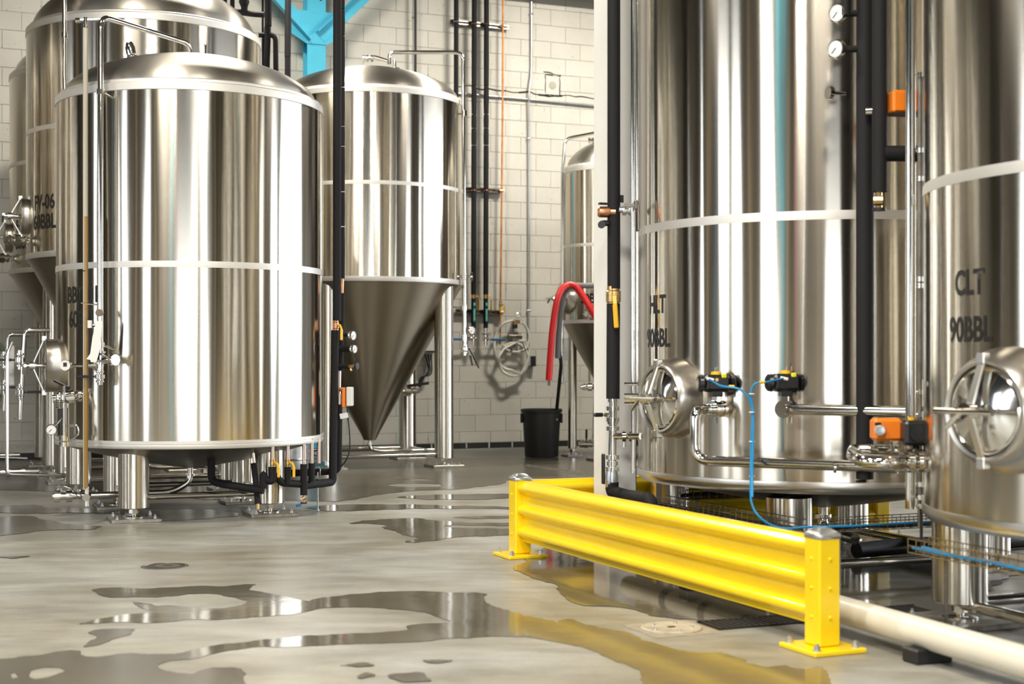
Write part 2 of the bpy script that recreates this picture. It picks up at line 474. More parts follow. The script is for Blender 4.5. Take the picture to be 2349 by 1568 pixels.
HOLES_L = [(-7.6, -7.2, .9, 4.4), (-.9, 1.1, .9, 4.4), (4.5, 5.6, .9, 4.4), (6.3, 7.3, .9, 4.4), (10.7, 11.3, .9, 4.4), (13.6, 13.8, .9, 4.4)]
HOLES_F = [(-6.2, -1.7, 0.0, 2.5), (-1.7, -.5, 0.0, 4.2), (1.0, 2.6, .9, 4.4), (9.6, 10.1, .9, 4.4)]
wall_with_openings('wall_right', U1 + .12, 'v', V0, V1, HOLES_R)
wall_with_openings('wall_left', U0 - .12, 'v', V0, V1, HOLES_L)
wall_with_openings('wall_front', V0 - .12, 'u', U0, U1, HOLES_F)
for a, b, z0, z1 in HOLES_R: portal(UV(U1, (a + b) / 2, (z0 + z1) / 2), b - a, z1 - z0, -U)
for a, b, z0, z1 in HOLES_L: portal(UV(U0, (a + b) / 2, (z0 + z1) / 2), b - a, z1 - z0, U)
for a, b, z0, z1 in HOLES_F: portal(UV((a + b) / 2, V0, (z0 + z1) / 2), b - a, z1 - z0, V)

TRIM = [20]  # unseen wall strips added to put cream and blue stripes in the tank reflections
for fixed, axis, lst in ((U0 + .06, 'v', ((8.9, 9.7), (3.0, 3.3), (-2.9, -2.3), (-5.2, -4.4), (13.0, 13.25), (8.0, 8.15))), (V0 + .06, 'u', ((4.6, 5.1), (6.6, 6.8), (7.6, 8.4), (11.4, 12.6), (-8.0, -7.4))), (U1 - .06, 'v', ((-8.6, -7.6), (.6, 1.0), (2.2, 2.5), (13.4, 13.8)))):
    for a, b in lst:
        pm = MB(); wall_seg(pm, fixed, axis, a, b, 0, CEIL, .14); struct(pm.build('trim_%d' % TRIM[0], 'stripe_panel_blue' if a == 8.0 else 'stripe_panel_cream')); TRIM[0] += 1
# back wall: mortar bed with painted concrete blocks laid in running bond
BW, BH = 0.411, 0.2056
wallb = MB().box(UV((U0 + U1) / 2, V1 + .128, CEIL / 2), (U1 - U0, .24, CEIL)).build('wall_back', 'mortar')
struct(wallb)
blk = shared(MB().box((0, 0, 0), (BW - .004, .03, BH - .0045), bev=.0022), 'block', 'block_paint')
def proj(p): return (CX + p.x / p.y * F, HY - (p.z - H) / p.y * F)
cells = []
for k in range(int(CEIL / BH) + 1):
    for j in range(int((U1 - U0) / BW) + 2):
        u = U0 + (j + (k % 2) * .5) * BW; z = (k + .5) * BH
        if u - BW / 2 < U0 or u + BW / 2 > U1 or z + BH / 2 > CEIL: continue
        c = UV(u, V1 + .015, z); x, y = proj(c)
        vis = (-30 < y < 1040) and ((590 < x < 760 and y < 190) or (760 <= x < 1400 and not (690 < x < 1030 and 170 < y < 640)) or (-30 < x < 60 and y > 60))
        cells.append((not vis, c.y, c))
cells.sort(key=lambda t: (t[0], t[1]))
one = [c for c in cells if not c[0]][:300]
rest = [c for c in cells if c[0]] + [c for c in cells if not c[0]][300:]
for _, _, c in one: inst(blk, 'block', c, wallb)
m = MB()
for _, _, c in rest: m.box(c, (BW - .004, .03, BH - .0045))
m.build('block', 'block_paint', wallb, kind='stuff')
# hairline crack and the squared mortar patch with its plugged hole
def wallpt(px, py, off=0.0):
    """point on the face of the back wall seen at this photo pixel, 'off' metres in front of it"""
    k = (px - CX) / F; v = V1 - off
    Y = v / (V.x * k + V.y)
    return P(px, py, Y)
pts = [(1046, 197), (1060, 199), (1078, 196), (1096, 204), (1120, 203), (1160, 208), (1190, 212), (1215, 210), (1235, 217), (1260, 221), (1290, 219), (1320, 222), (1345, 223), (1372, 226)]
cr = MB()
for (a, b) in zip(pts, pts[1:]):
    A, B = wallpt(*a), wallpt(*b)
    cr.tube([A, (A + B) / 2 + Z * random.uniform(-.012, .012), B], random.uniform(.006, .013), 6)
cr.build('crack', 'black_base', wallb, label='dark ragged crack running along a block course')
pa = MB()
c = wallpt(1267, 196, .004)
pa.box(c, (.19, .012, .24), bev=.004)
pat = pa.build('mortar_patch', 'block_paint', wallb, label='squared mortar patch around a plugged hole')
MB().lathe([(0, -.01), (.05, -.01), (.052, 0), (.04, .004), (0, .003)], c - V * .008, -V, 24).build('hole_plug', 'mortar', pat)
ed = MB()
for a, b in (((-.1, .13), (.11, .12)), ((-.1, .12), (-.095, -.10)), ((.1, .1), (.105, -.11)), ((-.11, -.125), (.14, -.13)), ((-.12, .165), (.12, .135))):
    A = c + U * a[0] + Z * a[1]; B = c + U * b[0] + Z * b[1]
    ed.tube([A, A.lerp(B, .3) + Z * .008 + U * .008, A.lerp(B, .65) - Z * .006, B], lambda t: .003 + .005 * random.random(), 6)
ed.build('patch_edge', 'black_base', pat)
# dark cove base along the foot of the wall, broken by pale mortar blobs
bs = struct(MB().box(UV((U0 + U1) / 2, V1 - .012, .036), (U1 - U0, .03, .072)).build('baseboard_back', 'black_base'))
for px in (1070, 1122, 1175, 990):
    q = wallpt(px, 1026, .03); q.z = .037
    MB().box(q, (.018, .008, random.uniform(.05, .07)), bev=.003).build('mortar_drip', 'block_paint', bs)

# ceiling steel near the wall: a duct and joists that shade the top of the wall
struct(MB().box(UV(3, 15.9, 5.88), (22, .2, .13)).build('trim_1', 'ceiling_deck'))
struct(MB().box(UV(3, 16.2, 5.74), (22, .07, .07)).build('trim_2', 'ceiling_deck'))
for i, u in enumerate((-6, -3, 0, 3, 6, 9, 12)):
    struct(MB().box(UV(u, 3, 6.72), (.16, 26, .3)).build('trim_%d' % (i + 3), 'ceiling_deck'))

# high bay lamps under the deck
def high_bay(u, v, z, w, power, label):
    t = thing('high_bay_lamp', label, 'lamp', UV(u, v, z), 'lamps under the ceiling deck')
    h = MB(); h.box(UV(u, v, z + .06), (1.25, .42, .1), bev=.02); hb = h.build('housing', 'white_plastic', t)
    MB().box(UV(u, v, z + .004), (1.15, .34, .012)).build('diffuser', 'lamp_diffuser', t)
    for s in (-.5, .5): MB().tube([UV(u + s, v, z + .1), UV(u + s, v, CEIL)], .006, 6).build('hanger', 'galvanised', t)
    L = bpy.data.lights.new('lamp_light', 'AREA'); L.shape = 'RECTANGLE'; L.size = 1.15; L.size_y = .34; L.energy = power; L.color = (1, .93, .82)
    o = bpy.data.objects.new('lamp_light', L); COL.objects.link(o); o.location = UV(u, v, z - .02)
    o.rotation_euler = (0, 0, ROT)
LAMPS = [(7.6, 13.6, 300), (2.6, 13.2, 260), (0.0, 7.6, 200), (7.4, 7.5, 160), (1.2, 1.8, 330), (-2.6, 3.4, 420), (-3.4, -1.0, 330), (1.5, -4.5, 250)]  # front-left lamps are added overhead to brighten the rail and white column
for u, v, w in LAMPS: high_bay(u, v, 6.3, 1.2, w, 'unseen rectangular high bay lamp hung from the ceiling deck')

# turquoise steel: the braced column against the wall and its twin nearer the camera
def turq_column(base, label, brace, grp):
    t = thing('steel_column', label, 'column', base, grp)
    m = MB()
    for o in (-.10, .10): m.box(base + U * 0 + V * o + Z * 3.4, (.22, .014, 6.8))
    m.box(base + Z * 3.4, (.014, .2, 6.8)); m.build('beam', 'turquoise_paint', t)
    MB().box(base + Z * .012, (.34, .34, .024), bev=.004).build('base_plate', 'turquoise_paint', t)
    if brace:
        zc = 4.88
        for s in (-1, 1):
            b = MB(); d = (U * s * .62 + Z * .62).normalized(); nrm = d.cross(V).normalized()
            A = base - V * .12 + Z * (zc - .02) + U * s * .04; B = A + d * 2.2
            mid = (A + B) / 2
            b.box(mid, (2.2, .012, .15), (d, V, nrm)); b.box(mid - V * .05 + nrm * .07, (2.2, .1, .012), (d, V, nrm))
            b.build('brace', 'turquoise_paint', t)
        g = MB(); g.prism([(-.30, -.02), (-.12, -.12), (.12, -.12), (.30, -.02), (.30, .26), (-.30, .26)], base - V * .112 + Z * (zc + .02), U, Z, V * -.008)
        g.build('gusset_plate', 'turquoise_paint', t)
    for dz in (4.25, 4.0, 5.3):
        MB().lathe([(0, 0), (.012, 0), (.012, .008), (0, .01)], base + U * .05 - V * .107 + Z * dz, -V, 10).build('bolt', 'rubber_black', t)
turq_column(Vector((wallpt(721, 900, .24).x, wallpt(721, 900, .24).y, 0)), 'turquoise steel column with diagonal braces against the block wall', True, None)
turq_column(Vector((-2.62, 1.75, 0)), 'plain turquoise steel column standing clear on the open floor', False, None)
bn = thing('reflection_banner', 'unseen magenta banner added for a pink stripe in the tank reflections', 'banner', Vector((-1.97, .65, 0)))  # out of view, added only to colour a stripe on the steel
MB().box(Vector((-1.97, .65, 1.9)), (.12, .02, 3.4)).build('cloth', 'magenta_stripe', bn)
MB().box(Vector((-1.97, .65, .03)), (.3, .3, .06), bev=.01).build('foot', 'rubber_black', bn)
m = MB(); m.tube([Vector((-1.97, .65, .05)) + V * .02, Vector((-1.97, .65, 3.62)) + V * .02], .012, 8); m.build('pole', 'rubber_black', bn)
# unseen cabin added behind the liquor tanks to keep door light off the wall
cl = thing('shade_cabin', 'unseen dark cabin added behind the liquor tanks to block door light', 'cabin', UV(10.9, 14.7))
MB().box(UV(10.9, 14.7, 1.5), (5.2, 3.6, 3.0), bev=.02).build('cabin', 'wall_dim', cl)
MB().box(UV(8.28, 14.2, 1.05), (.06, 1.0, 2.1), bev=.01).build('cabin_door', 'steel_satin', cl)
MB().box(UV(8.24, 13.8, 1.05), (.05, .04, .25), bev=.008).build('door_handle', 'rubber_black', cl)
# white painted square column beside the hot liquor tank
wc = Vector((.575, 7.93, 0))
t = thing('white_column', 'white painted square steel column beside the black insulated pipe', 'column', wc)
MB().box(wc + Z * 3.45, (.185, .185, 6.85), bev=.012).build('shaft', 'white_paint', t)
MB().box(wc + Z * .012, (.3, .3, .024), bev=.004).build('base_plate', 'white_paint', t)

# ================================================================ TANKS
BOLT = shared(MB().lathe([(0, -.004), (.011, -.004), (.011, .010), (.006, .012), (.006, .022), (0, .023)], n=8), 'bolt', 'galvanised')
def leg(t, c, top, r, bot=.085, plate=.33, plate_mat='steel_plate'):
    c = Vector((c[0], c[1], 0))
    L = MB().lathe([(0, bot), (r - .006, bot), (r, bot + .006), (r, top), (0, top)], c, n=40).build('leg', 'steel_brushed_leg', t)
    MB().cyl(c + Z * .03, c + Z * (bot + .01), .017, n=12).build('foot_stem', 'steel_polished', L)
    MB().lathe([(0, .05), (.033, .05), (.033, bot - .006), (0, bot - .006)], c, n=6).build('foot_nut', 'steel_polished', L)
    MB().lathe([(0, .022), (.075, .022), (.075, .03), (.04, .038), (0, .04)], c, n=24).build('foot_disc', 'steel_polished', L)
    MB().box(c + Z * .012, (plate, plate, .024), bev=.003).build('base_plate', plate_mat, L)
    for a in (-1, 1):
        for b in (-1, 1): inst(BOLT, 'bolt', c + U * (a * plate * .38) + V * (b * plate * .38) + Z * .028, L)
    return L
def superhead(R, h, p=2.4, n=22):
    out = []
    for i in range(n + 1):
        a = PI / 2 * i / n
        r = R * math.cos(a) ** (2 / p); z = h * math.sin(a) ** (2 / p)
        out.append((r if i < n else 0, z))
    return out
def ringband(t, c, R, z, h, name='band', mat='steel_band', grow=.0025):
    MB().lathe([(R - .01, z - h / 2), (R + grow, z - h / 2 + .001), (R + grow + .001, z), (R + grow, z + h / 2 - .001), (R - .01, z + h / 2)], c, n=128).build(name, mat, t)
def tank_top(t, c, R, zt, h):
    MB().lathe([(R, zt - .065), (R + .005, zt - .062), (R + .005, zt - .012), (R, zt - .006), (R - .012, zt - .004), (R - .016, zt + .012), (R - .03, zt + .02), (R - .055, zt + .022)], c, n=128).build('top_rim', 'steel_band', t)
    r0 = R - .05
    MB().lathe([(r0 + .004, zt + .008), (r0, zt + .03)] + [(r, zt + .03 + z) for r, z in superhead(r0, h - .03, 1.72)[1:]], c, n=96).build('dome', 'steel_dome', t)
def shell(t, c, R, zb, zt):
    MB().lathe([(R - .015, zb), (R, zb), (R, zt), (R - .015, zt)], c, n=160).build('shell', 'steel_brushed', t)

def manhole(t, c, R, deg, z, r, out=.06, lid_mat='steel_polished', bow=.1, handle=True, flare=1.12):
    """round pressure door on the wall of a tank; neck, lid, bowed cross bar and T handle"""
    d = dirz(deg); s = az(c, R, deg, z); k = r
    M = MB().lathe([(k * flare * 1.03, -.14), (k * flare, -.03), (k * (flare * .97), out * .35), (k * (flare * .45 + .53), out * .72), (k * 1.0, out * .93), (k * .95, out), (k * .89, out - .003), (k * .86, out - .02), (k * .86, -.04)], s, d, 56).build('manhole', 'steel_satin', t)
    lid = MB().lathe([(k * .85, out - .04), (k * .85, out - .012), (k * .81, out - .004), (k * .78, out - .008), (k * .5, out + .008), (k * .25, out + .017), (0, out + .02)], s, d, 48).build('lid', lid_mat, M)
    w = d.cross(Z)
    hub = s + d * (out + bow)
    b = MB()
    for sg in (1, -1):
        A = s + Z * (sg * k * 1.0) + d * (out * 1.0); n_ = (hub - A).normalized().cross(w).normalized()
        b.box((A + hub) / 2, ((hub - A).length, k * .17, .012), ((hub - A).normalized(), w, n_), bev=.003)
        b.box(A + d * .0, (.035, k * .2, .04), (d, w, Z), bev=.004)
    b.build('cross_bar', 'steel_bar', M)
    if handle:
        h = MB(); h.cyl(s + d * (out + .015), hub + d * .06, .013, n=12)
        h.lathe([(0, -.02), (.03, -.02), (.03, .02), (0, .02)], hub, d, 16)
        h.cyl(hub + d * .055 - w * k * .85, hub + d * .055 + w * k * .55, .011, n=10)
        h.cyl(hub + d * .055 - w * k * .1 + Z * .0, hub + d * .055 + w * k * .25 - Z * k * .3, .010, n=10)
        h.build('clamp_handle', 'steel_polished', M)
    return M

def clamp_valve(t, p, ax, r=.032, L=.16, lever=None, lever_mat='plastic_black', name='butterfly_valve'):
    """sanitary butterfly valve: body between two clamped ferrules, lever handle on a stem"""
    ax = ax.normalized(); p = Vector(p)
    b = MB()
    b.lathe([(0, -L / 2), (r * .8, -L / 2), (r * .8, -L * .36), (r * 1.25, -L * .34), (r * 1.25, -L * .26), (r * .9, -L * .22), (r * .95, -L * .14), (r * 1.45, -L * .12), (r * 1.45, L * .12), (r * .95, L * .14), (r * .9, L * .22), (r * 1.25, L * .26), (r * 1.25, L * .34), (r * .8, L * .36), (r * .8, L / 2), (0, L / 2)], p, ax, 24)
    x, y = perp(ax)
    for q in (-.3, .3): b.box(p + ax * (q * L) + x * r * 1.4, (r * .7, r * .5, r * .5), (x, y, ax), bev=.003)
    V_ = b.build(name, 'steel_polished', t)
    if lever is not None:
        lv = Vector(lever); n0 = lv.normalized(); s0 = perp(ax)[1]
        up = (lv - ax * lv.dot(ax)); h = MB()
        stem = up.normalized() if up.length > 1e-4 else s0
        h.cyl(p + stem * r, p + stem * r * 2.2, r * .28, n=10)
        A = p + stem * r * 2.1; B = A + lv; w = n0.cross(stem)
        w = w.normalized() if w.length > .1 else ax
        h.box((A + B) / 2, ((B - A).length, r * .8, .012), (n0, w, n0.cross(w).normalized()), bev=.003)
        h.build('valve_handle', lever_mat, V_)
    return V_
def gauge(t, p, face, r=.035, name='pressure_gauge', stem=None):
    face = face.normalized(); p = Vector(p)
    g = MB().lathe([(0, -.022), (r * .9, -.022), (r, -.015), (r, .008), (r * .9, .010), (r * .88, .004), (0, .004)], p, face, 28).build(name, 'steel_polished', t)
    MB().lathe([(0, .0045), (r * .87, .0045), (r * .87, .006), (0, .006)], p, face, 24).build('dial', 'dial_white', g)
    x, y = perp(face); n = MB(); n.box(p + face * .0075 + (x + y) * r * .2, (r * .75, r * .09, .001), ((x + y).normalized(), (y - x).normalized(), face))
    n.build('needle', 'ink_black', g)
    if stem is not None: MB().tube([p, Vector(stem)], .007, 8).build('stem', 'steel_polished', g)
    return g

# ---------------------------------------------------------------- bright tank on four short legs
A = Vector((-2.33, 10.35, 0)); RA = .943
bbt = thing('bright_tank', 'squat stainless steel tank with a single mid band on four short legs, lettered BBT', 'tank', A)
shell(bbt, A, RA, .545, 2.93); ringband(bbt, A, RA, 1.735, .044)
MB().lathe([(RA - .03, .506), (RA + .004, .508), (RA + .008, .514), (RA + .008, .530), (RA + .004, .533), (RA + .004, .540), (RA + .008, .543), (RA + .008, .560), (RA - .01, .563)], A, n=128).build('base_ring', 'steel_band', bbt)
tank_top(bbt, A, RA, 2.955, .345)
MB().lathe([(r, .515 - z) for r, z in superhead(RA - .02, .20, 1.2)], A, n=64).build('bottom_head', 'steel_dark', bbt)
legsA = [az(A, .665, d, 0) for d in (-23, 67, 157, 247)]
for i, c in enumerate(legsA): leg(bbt, c, .47, .103)
for a, b in ((0, 3), (1, 2), (2, 3), (0, 1)):
    MB().tube([legsA[a] + Z * .16, legsA[b] + Z * .16], .021, 14).build('cross_tube', 'steel_polished', bbt)
lettering('BBT-01', A, RA, 232, 1.49, .105, bbt); lettering('60BBL', A, RA, 232, 1.325, .105, bbt)
manhole(bbt, A, RA, 202, 1.06, .19, out=.08, bow=.08, flare=1.0)
# spray ball pipe: from the crown of the dome over the shoulder and down the front
pS = az(A, RA + .09, -112, 0)
sp = MB(); top = A + Vector((.02, -.10, 3.25))
sp.tube([top, top + Z * .128 + Vector((-.02, -.01, 0)), Vector((pS.x, pS.y, 3.37)), Vector((pS.x, pS.y, .96))], .019, 14, fil=.09)
spo = sp.build('spray_pipe', 'steel_polished', bbt)
for z in (2.87, 1.20):
    q = Vector((pS.x, pS.y, z)); b = MB(); b.lathe([(.018, -.018), (.026, -.016), (.026, .016), (.018, .018)], q, Z, 16)
    b.cyl(q, az(A, RA, -110, z - .03), .008, n=8); b.build('pipe_bracket', 'steel_polished', spo)
clamp_valve(bbt, Vector((pS.x, pS.y, 1.115)), Z, .026, .12, lever=(.07, -.03, .02))
q = Vector((pS.x, pS.y, 1.10)); m = MB(); m.tube([q, q + Vector((.08, -.05, 0)), q + Vector((.11, -.07, 0))], .024, 14, fil=.02)
m.lathe([(0, -.025), (.036, -.025), (.036, -.012), (.026, -.01), (.026, .01), (.036, .012), (.036, .025), (0, .025)], q + Vector((.10, -.062, 0)), Vector((.8, -.6, 0)), 20)
m.build('outlet_elbow', 'steel_polished', bbt)
clamp_valve(bbt, Vector((pS.x - .005, pS.y, .99)), Z, .022, .11, lever=(-.11, 0, 0))
m = MB(); m.tube([Vector((pS.x, pS.y - .01, 1.46)), Vector((pS.x - .12, pS.y - .03, 1.475))], .005, 8); m.lathe([(0, -.02), (.024, -.02), (.024, .02), (0, .02)], Vector((pS.x, pS.y - .02, 1.41)), Vector((0, -1, 0)), 16)
m.build('sample_port', 'steel_polished', bbt)
# sight tube with amber beer standing in it
pT = az(A, RA + .10, -118.6, 0)
m = MB(); m.tube([Vector((pT.x, pT.y, .24)), Vector((pT.x, pT.y, 3.30))], .017, 14); st = m.build('sight_tube', 'tube_clear', bbt)
m = MB(); m.tube([Vector((pT.x + .006, pT.y - .008, .25)), Vector((pT.x + .006, pT.y - .008, 2.05))], .013, 12); m.build('beer_column', 'amber_beer', st)
m = MB(); T_ = Vector((pT.x, pT.y, 3.34)); m.cyl(T_ - Z * .08, T_ + Z * .03, .013, n=10); m.tube([T_ + Vector((-.05, 0, .01)), T_ + Vector((.10, .02, .02))], .011, 10)
m.lathe([(0, -.015), (.018, -.015), (.018, .015), (0, .015)], T_ + Vector((-.05, 0, .01)), Vector((1, 0, 0)), 12); m.build('tube_tee', 'steel_polished', st)
m = MB(); m.torus(Vector((pT.x, pT.y, 1.69)), Z, .019, .0035, 20, 6); m.build('tube_clip', 'rubber_black', st)
B0 = Vector((pT.x + .01, pT.y, .19)); m = MB(); m.cyl(B0 + Z * .07, B0 - Z * .06, .014, n=10); m.lathe([(0, -.02), (.026, -.02), (.026, .02), (0, .02)], B0, Vector((0, -1, 0)), 16)
m.tube([B0 + Vector((-.02, 0, 0)), B0 + Vector((-.10, .02, .05)), B0 + Vector((-.06, .02, -.01)), B0 + Vector((-.01, 0, .02))], .005, 8); m.build('drain_cock', 'steel_polished', st)
m = MB(); q = P(213, 745, 9.35); m.lathe([(0, -.02), (.016, -.02), (.016, .03), (0, .03)], q + Vector((-.02, 0, 0)), Z, 14); m.tube([q, q + Vector((.06, 0, 0))], .006, 8); m.build('tag_holder', 'white_plastic', bbt)
m = MB(); q0 = P(214, 790, 9.33)
m.prism([(.02, .155), (.06, .155), (.045, -.03), (.02, -.115), (-.015, -.115), (-.02, -.10), (-.045, -.095), (-.02, -.06), (-.005, .05)], q0, Vector((1, 0, 0)), Z, Vector((0, -.0015, 0)))
m.build('paper_tag', 'paper', bbt)
# relief vent and lifting stud on the dome
vq = A + Vector((-.36, -.27, 3.225)); vd = Vector((-.18, -.1, 1)).normalized()
m = MB(); m.lathe([(0, 0), (.05, 0), (.05, .01), (.034, .015), (.036, .03), (.031, .035), (.031, .10), (.022, .125), (0, .13)], vq, vd, 20); vo = m.build('relief_vent', 'steel_polished', bbt)
for k in range(8):
    a = 2 * PI * k / 8; x, y = perp(vd); m = MB(); r_ = x * math.cos(a) + y * math.sin(a)
    m.box(vq + vd * .068 + r_ * .031, (.006, .009, .05), (r_, vd.cross(r_), vd)); m.build('vent_slot', 'rubber_black', vo)
m = MB(); q = A + Vector((.17, -.33, 3.215)); m.cyl(q, q + Z * .10, .007, n=8); m.lathe([(0, 0), (.03, 0), (.03, .008), (0, .01)], q, Z, 12); m.lathe([(0, .1), (.011, .1), (.011, .11), (0, .113)], q, Z, 10); m.build('lifting_stud', 'steel_polished', bbt)
# dial thermometer, sample valve, pressure gauge and the tall sight glass at the left flank
td = Vector((-.05, -1, .05)); q = P(151, 838, 9.45)
tm = MB().lathe([(0, -.035), (.03, -.035), (.036, -.025), (.036, .006), (.033, .01), (0, .01)], q, td, 28).build('thermometer', 'steel_polished', bbt)
MB().lathe([(0, .0105), (.034, .0105), (.034, .013), (0, .013)], q, td, 28).build('face', 'white_plastic', tm)
MB().box(q + td.normalized() * .0145 + Z * .006, (.024, .002, .026), (Vector((1, 0, 0)), Vector((0, 1, 0)), Z)).build('display', 'lcd_dark', tm)
m = MB(); m.tube([q, q + Vector((.05, .08, 0)), q + Vector((.12, .16, 0))], .012, 10); m.build('probe', 'steel_polished', tm)
q = P(160, 910, 9.55); clamp_valve(bbt, q, Vector((1, .35, .12)), .034, .22, lever=(-.10, 0, .05))
m = MB(); e = P(137, 908, 9.5); m.tube([q + Vector((-.06, -.02, 0)), e + Vector((0, 0, .02)), e - Z * .07], .024, 14, fil=.03)
for k in range(5): m.torus(e - Z * (.03 + .012 * k), Z, .024, .006, 20, 6)
m.build('bellows_elbow', 'steel_polished', bbt)
q = P(147, 960, 9.5); m = MB(); m.cyl(q + Z * .10, q - Z * .14, .017, n=12)
for z in (.09, -.13, -.17): m.lathe([(0, -.015), (.034, -.015), (.034, .015), (0, .015)], q + Z * z, Z, 18)
m.tube([q + Z * .1, q + Z * .22], .009, 8); go = m.build('carbonation_tube', 'steel_polished', bbt)
m = MB(); m.cyl(q + Vector((-.022, -.005, .08)), q + Vector((-.022, -.005, -.11)), .016, n=10); m.build('sleeve', 'rubber_black', go)
m = MB(); m.tube([q + Vector((.03, 0, -.15)), q + Vector((.10, 0, -.10)), q + Vector((.09, 0, -.04)), q + Vector((.03, 0, -.05))], .007, 8, fil=.02); m.build('cock_handle', 'steel_polished', go)
gauge(bbt, P(118, 985, 9.45), Vector((.1, -1, 0)), .036, stem=q + Z * .02)
# drain pipe from the bottom of the dish
m = MB(); dz = A + Vector((.0, -.05, .32)); m.tube([dz, dz - Z * .10, Vector((dz.x - .12, dz.y - .05, .145)), Vector((dz.x - .74, dz.y - .28, .145))], .022, 14, fil=.08)
m.lathe([(.02, -.008), (.036, -.008), (.036, .008), (.02, .008)], dz - Z * .05, Z, 18); m.build('drain_pipe', 'steel_polished', bbt)
m = MB(); e = Vector((dz.x - .74, dz.y - .28, .145)); m.tube([e, e - U * .16], .026, 12); m.lathe([(0, -.02), (.045, -.02), (.045, .02), (0, .02)], e - U * .05, U, 18); m.lathe([(0, -.02), (.045, -.02), (.045, .02), (0, .02)], e - U * .13, U, 18)
m.tube([e - U * .15 + Z * .02, e - U * .1 + Z * .07, e - U * .02 + Z * .05], .006, 8); m.build('drain_valve', 'steel_polished', bbt)

# ---------------------------------------------------------------- conical fermenters
def fermenter(label, c, R, zr, zband, zt, dome, deg, tags, door=True, zc=.30, tipr=.075, legr=.88):
    t = thing('conical_fermenter', label, 'tank', c, None)
    shell(t, c, R, zr, zt - .045); ringband(t, c, R, zband, .04)
    tank_top(t, c, R, zt, dome)
    MB().lathe([(R - .03, zr - .03), (R + .004, zr - .03), (R + .006, zr - .026), (R + .006, zr + .018), (R - .01, zr + .02)], c, n=128).build('cone_ring', 'steel_band', t)
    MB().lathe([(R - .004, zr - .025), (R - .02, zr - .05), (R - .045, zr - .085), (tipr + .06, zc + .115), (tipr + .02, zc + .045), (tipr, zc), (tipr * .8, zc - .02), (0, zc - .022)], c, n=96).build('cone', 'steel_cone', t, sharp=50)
    s = MB(); A_ = az(c, R - .045, deg + 72, zr - .085); B_ = az(c, tipr + .06, deg + 72, zc + .115)
    s.tube([A_, B_], .012, 6); s.build('weld_seam', 'steel_satin', t)
    lg = [az(c, R * legr, d, 0) for d in (-23, 67, 157, 247)]
    for q in lg: leg(t, q, zr - .035 - .0, .098, .09, .33)
    for a, b in ((0, 3), (1, 2), (2, 3), (0, 1)):
        MB().tube([lg[a] + Z * .13, lg[b] + Z * .13], .022, 14).build('cross_tube', 'steel_polished', t)
    m = MB(); o = Vector((c[0], c[1], zc)); m.tube([o, o - Z * .12, o - Z * .14 + U * .1, o - Z * .14 + U * .75], .018, 12, fil=.05)
    m.lathe([(.018, -.01), (.034, -.01), (.034, .01), (.018, .01)], o - Z * .06, Z, 16); m.build('drain_pipe', 'steel_polished', t)
    for (txt, z) in tags: lettering(txt, c, R, deg + 27, z, .115, t)
    if door:
        manhole(t, c, R, deg, zr + .34, .155, out=.045, bow=.085, flare=1.0)
        clamp_valve(t, az(c, R + .11, deg + 12, zr + .12), dirz(deg + 12), .035, .2, lever=Vector((0, 0, .02)) - U.cross(Z) * .14)
        q = az(c, R - .18, deg + 6, 1.35); m = MB(); m.tube([q, q + dirz(deg) * .20, q + dirz(deg) * .24 - Z * .75], .02, 12, fil=.05); m.build('racking_pipe', 'steel_polished', t)
        clamp_valve(t, q + dirz(deg) * .24 - Z * .25, Z, .03, .16, lever=dirz(deg) * .13)
        clamp_valve(t, q + dirz(deg) * .24 - Z * .52, Z, .028, .14, lever=dirz(deg) * -.12)
        m = MB(); m.tube([q + dirz(deg) * .30 - Z * .1, q + dirz(deg) * .34 - Z * .2, q + dirz(deg) * .34 - Z * 1.2, q - Z * 1.22 + dirz(deg) * .02], .014, 10, fil=.04); m.build('down_pipe', 'steel_polished', t)
        m = MB(); b = az(c, R * .9, deg, .16); m.tube([b, b + dirz(deg) * .35], .028, 12)
        for k in (.12, .24, .33): m.lathe([(.0, -.014), (.042, -.014), (.042, .014), (0, .014)], b + dirz(deg) * k, dirz(deg), 16)
        m.build('outlet_pipe', 'steel_polished', t)
        m = MB(); m.box(az(c, R + .12, deg - 8, 1.05), (.05, .02, .34), (dirz(deg), dirz(deg + 90), Z), bev=.006); m.build('data_card', 'white_plastic', t)
        lv = MB(); lv.tube([az(c, R * .72, deg + 20, 1.62), az(c, R * .60, deg + 20, 1.40)], .012, 8); lv.build('card_rail', 'steel_polished', t)
    return t
C_ = Vector((-3.19, 12.38, 0)); D_ = Vector((-4.06, 14.44, 0)); B_C = Vector((-1.50, 15.0, 0))
fvc = fermenter('tall stainless conical fermenter lettered FV-06 behind the squat bright tank', C_, .985, 1.97, 3.0, 3.90, .50, 202, [('FV-06', 2.335), ('60BBL', 2.175)])
fvd = fermenter('tall stainless conical fermenter lettered FV-05 nearest the wall in the fermenter row', D_, .985, 1.97, 3.0, 3.92, .46, 202, [('FV-05', 2.335), ('60BBL', 2.175)])
fvb = fermenter('stainless conical fermenter with bare cone beside the black wall pipes, no lettering', B_C, .985, 1.908, 2.853, 3.81, .36, 22, [], door=False, zc=.275)
# unseen fermenters added across the aisle to block left light and darken reflections
fermenter('unseen conical fermenter added across the aisle for shade, facing the FV-06 tank', UV(-1.7, 12.75), .985, 1.97, 3.0, 3.90, .48, 22, [], door=False)
fermenter('unseen conical fermenter added across the aisle for shade, facing the FV-05 tank', UV(-1.7, 15.0), .985, 1.97, 3.0, 3.90, .48, 22, [], door=False)
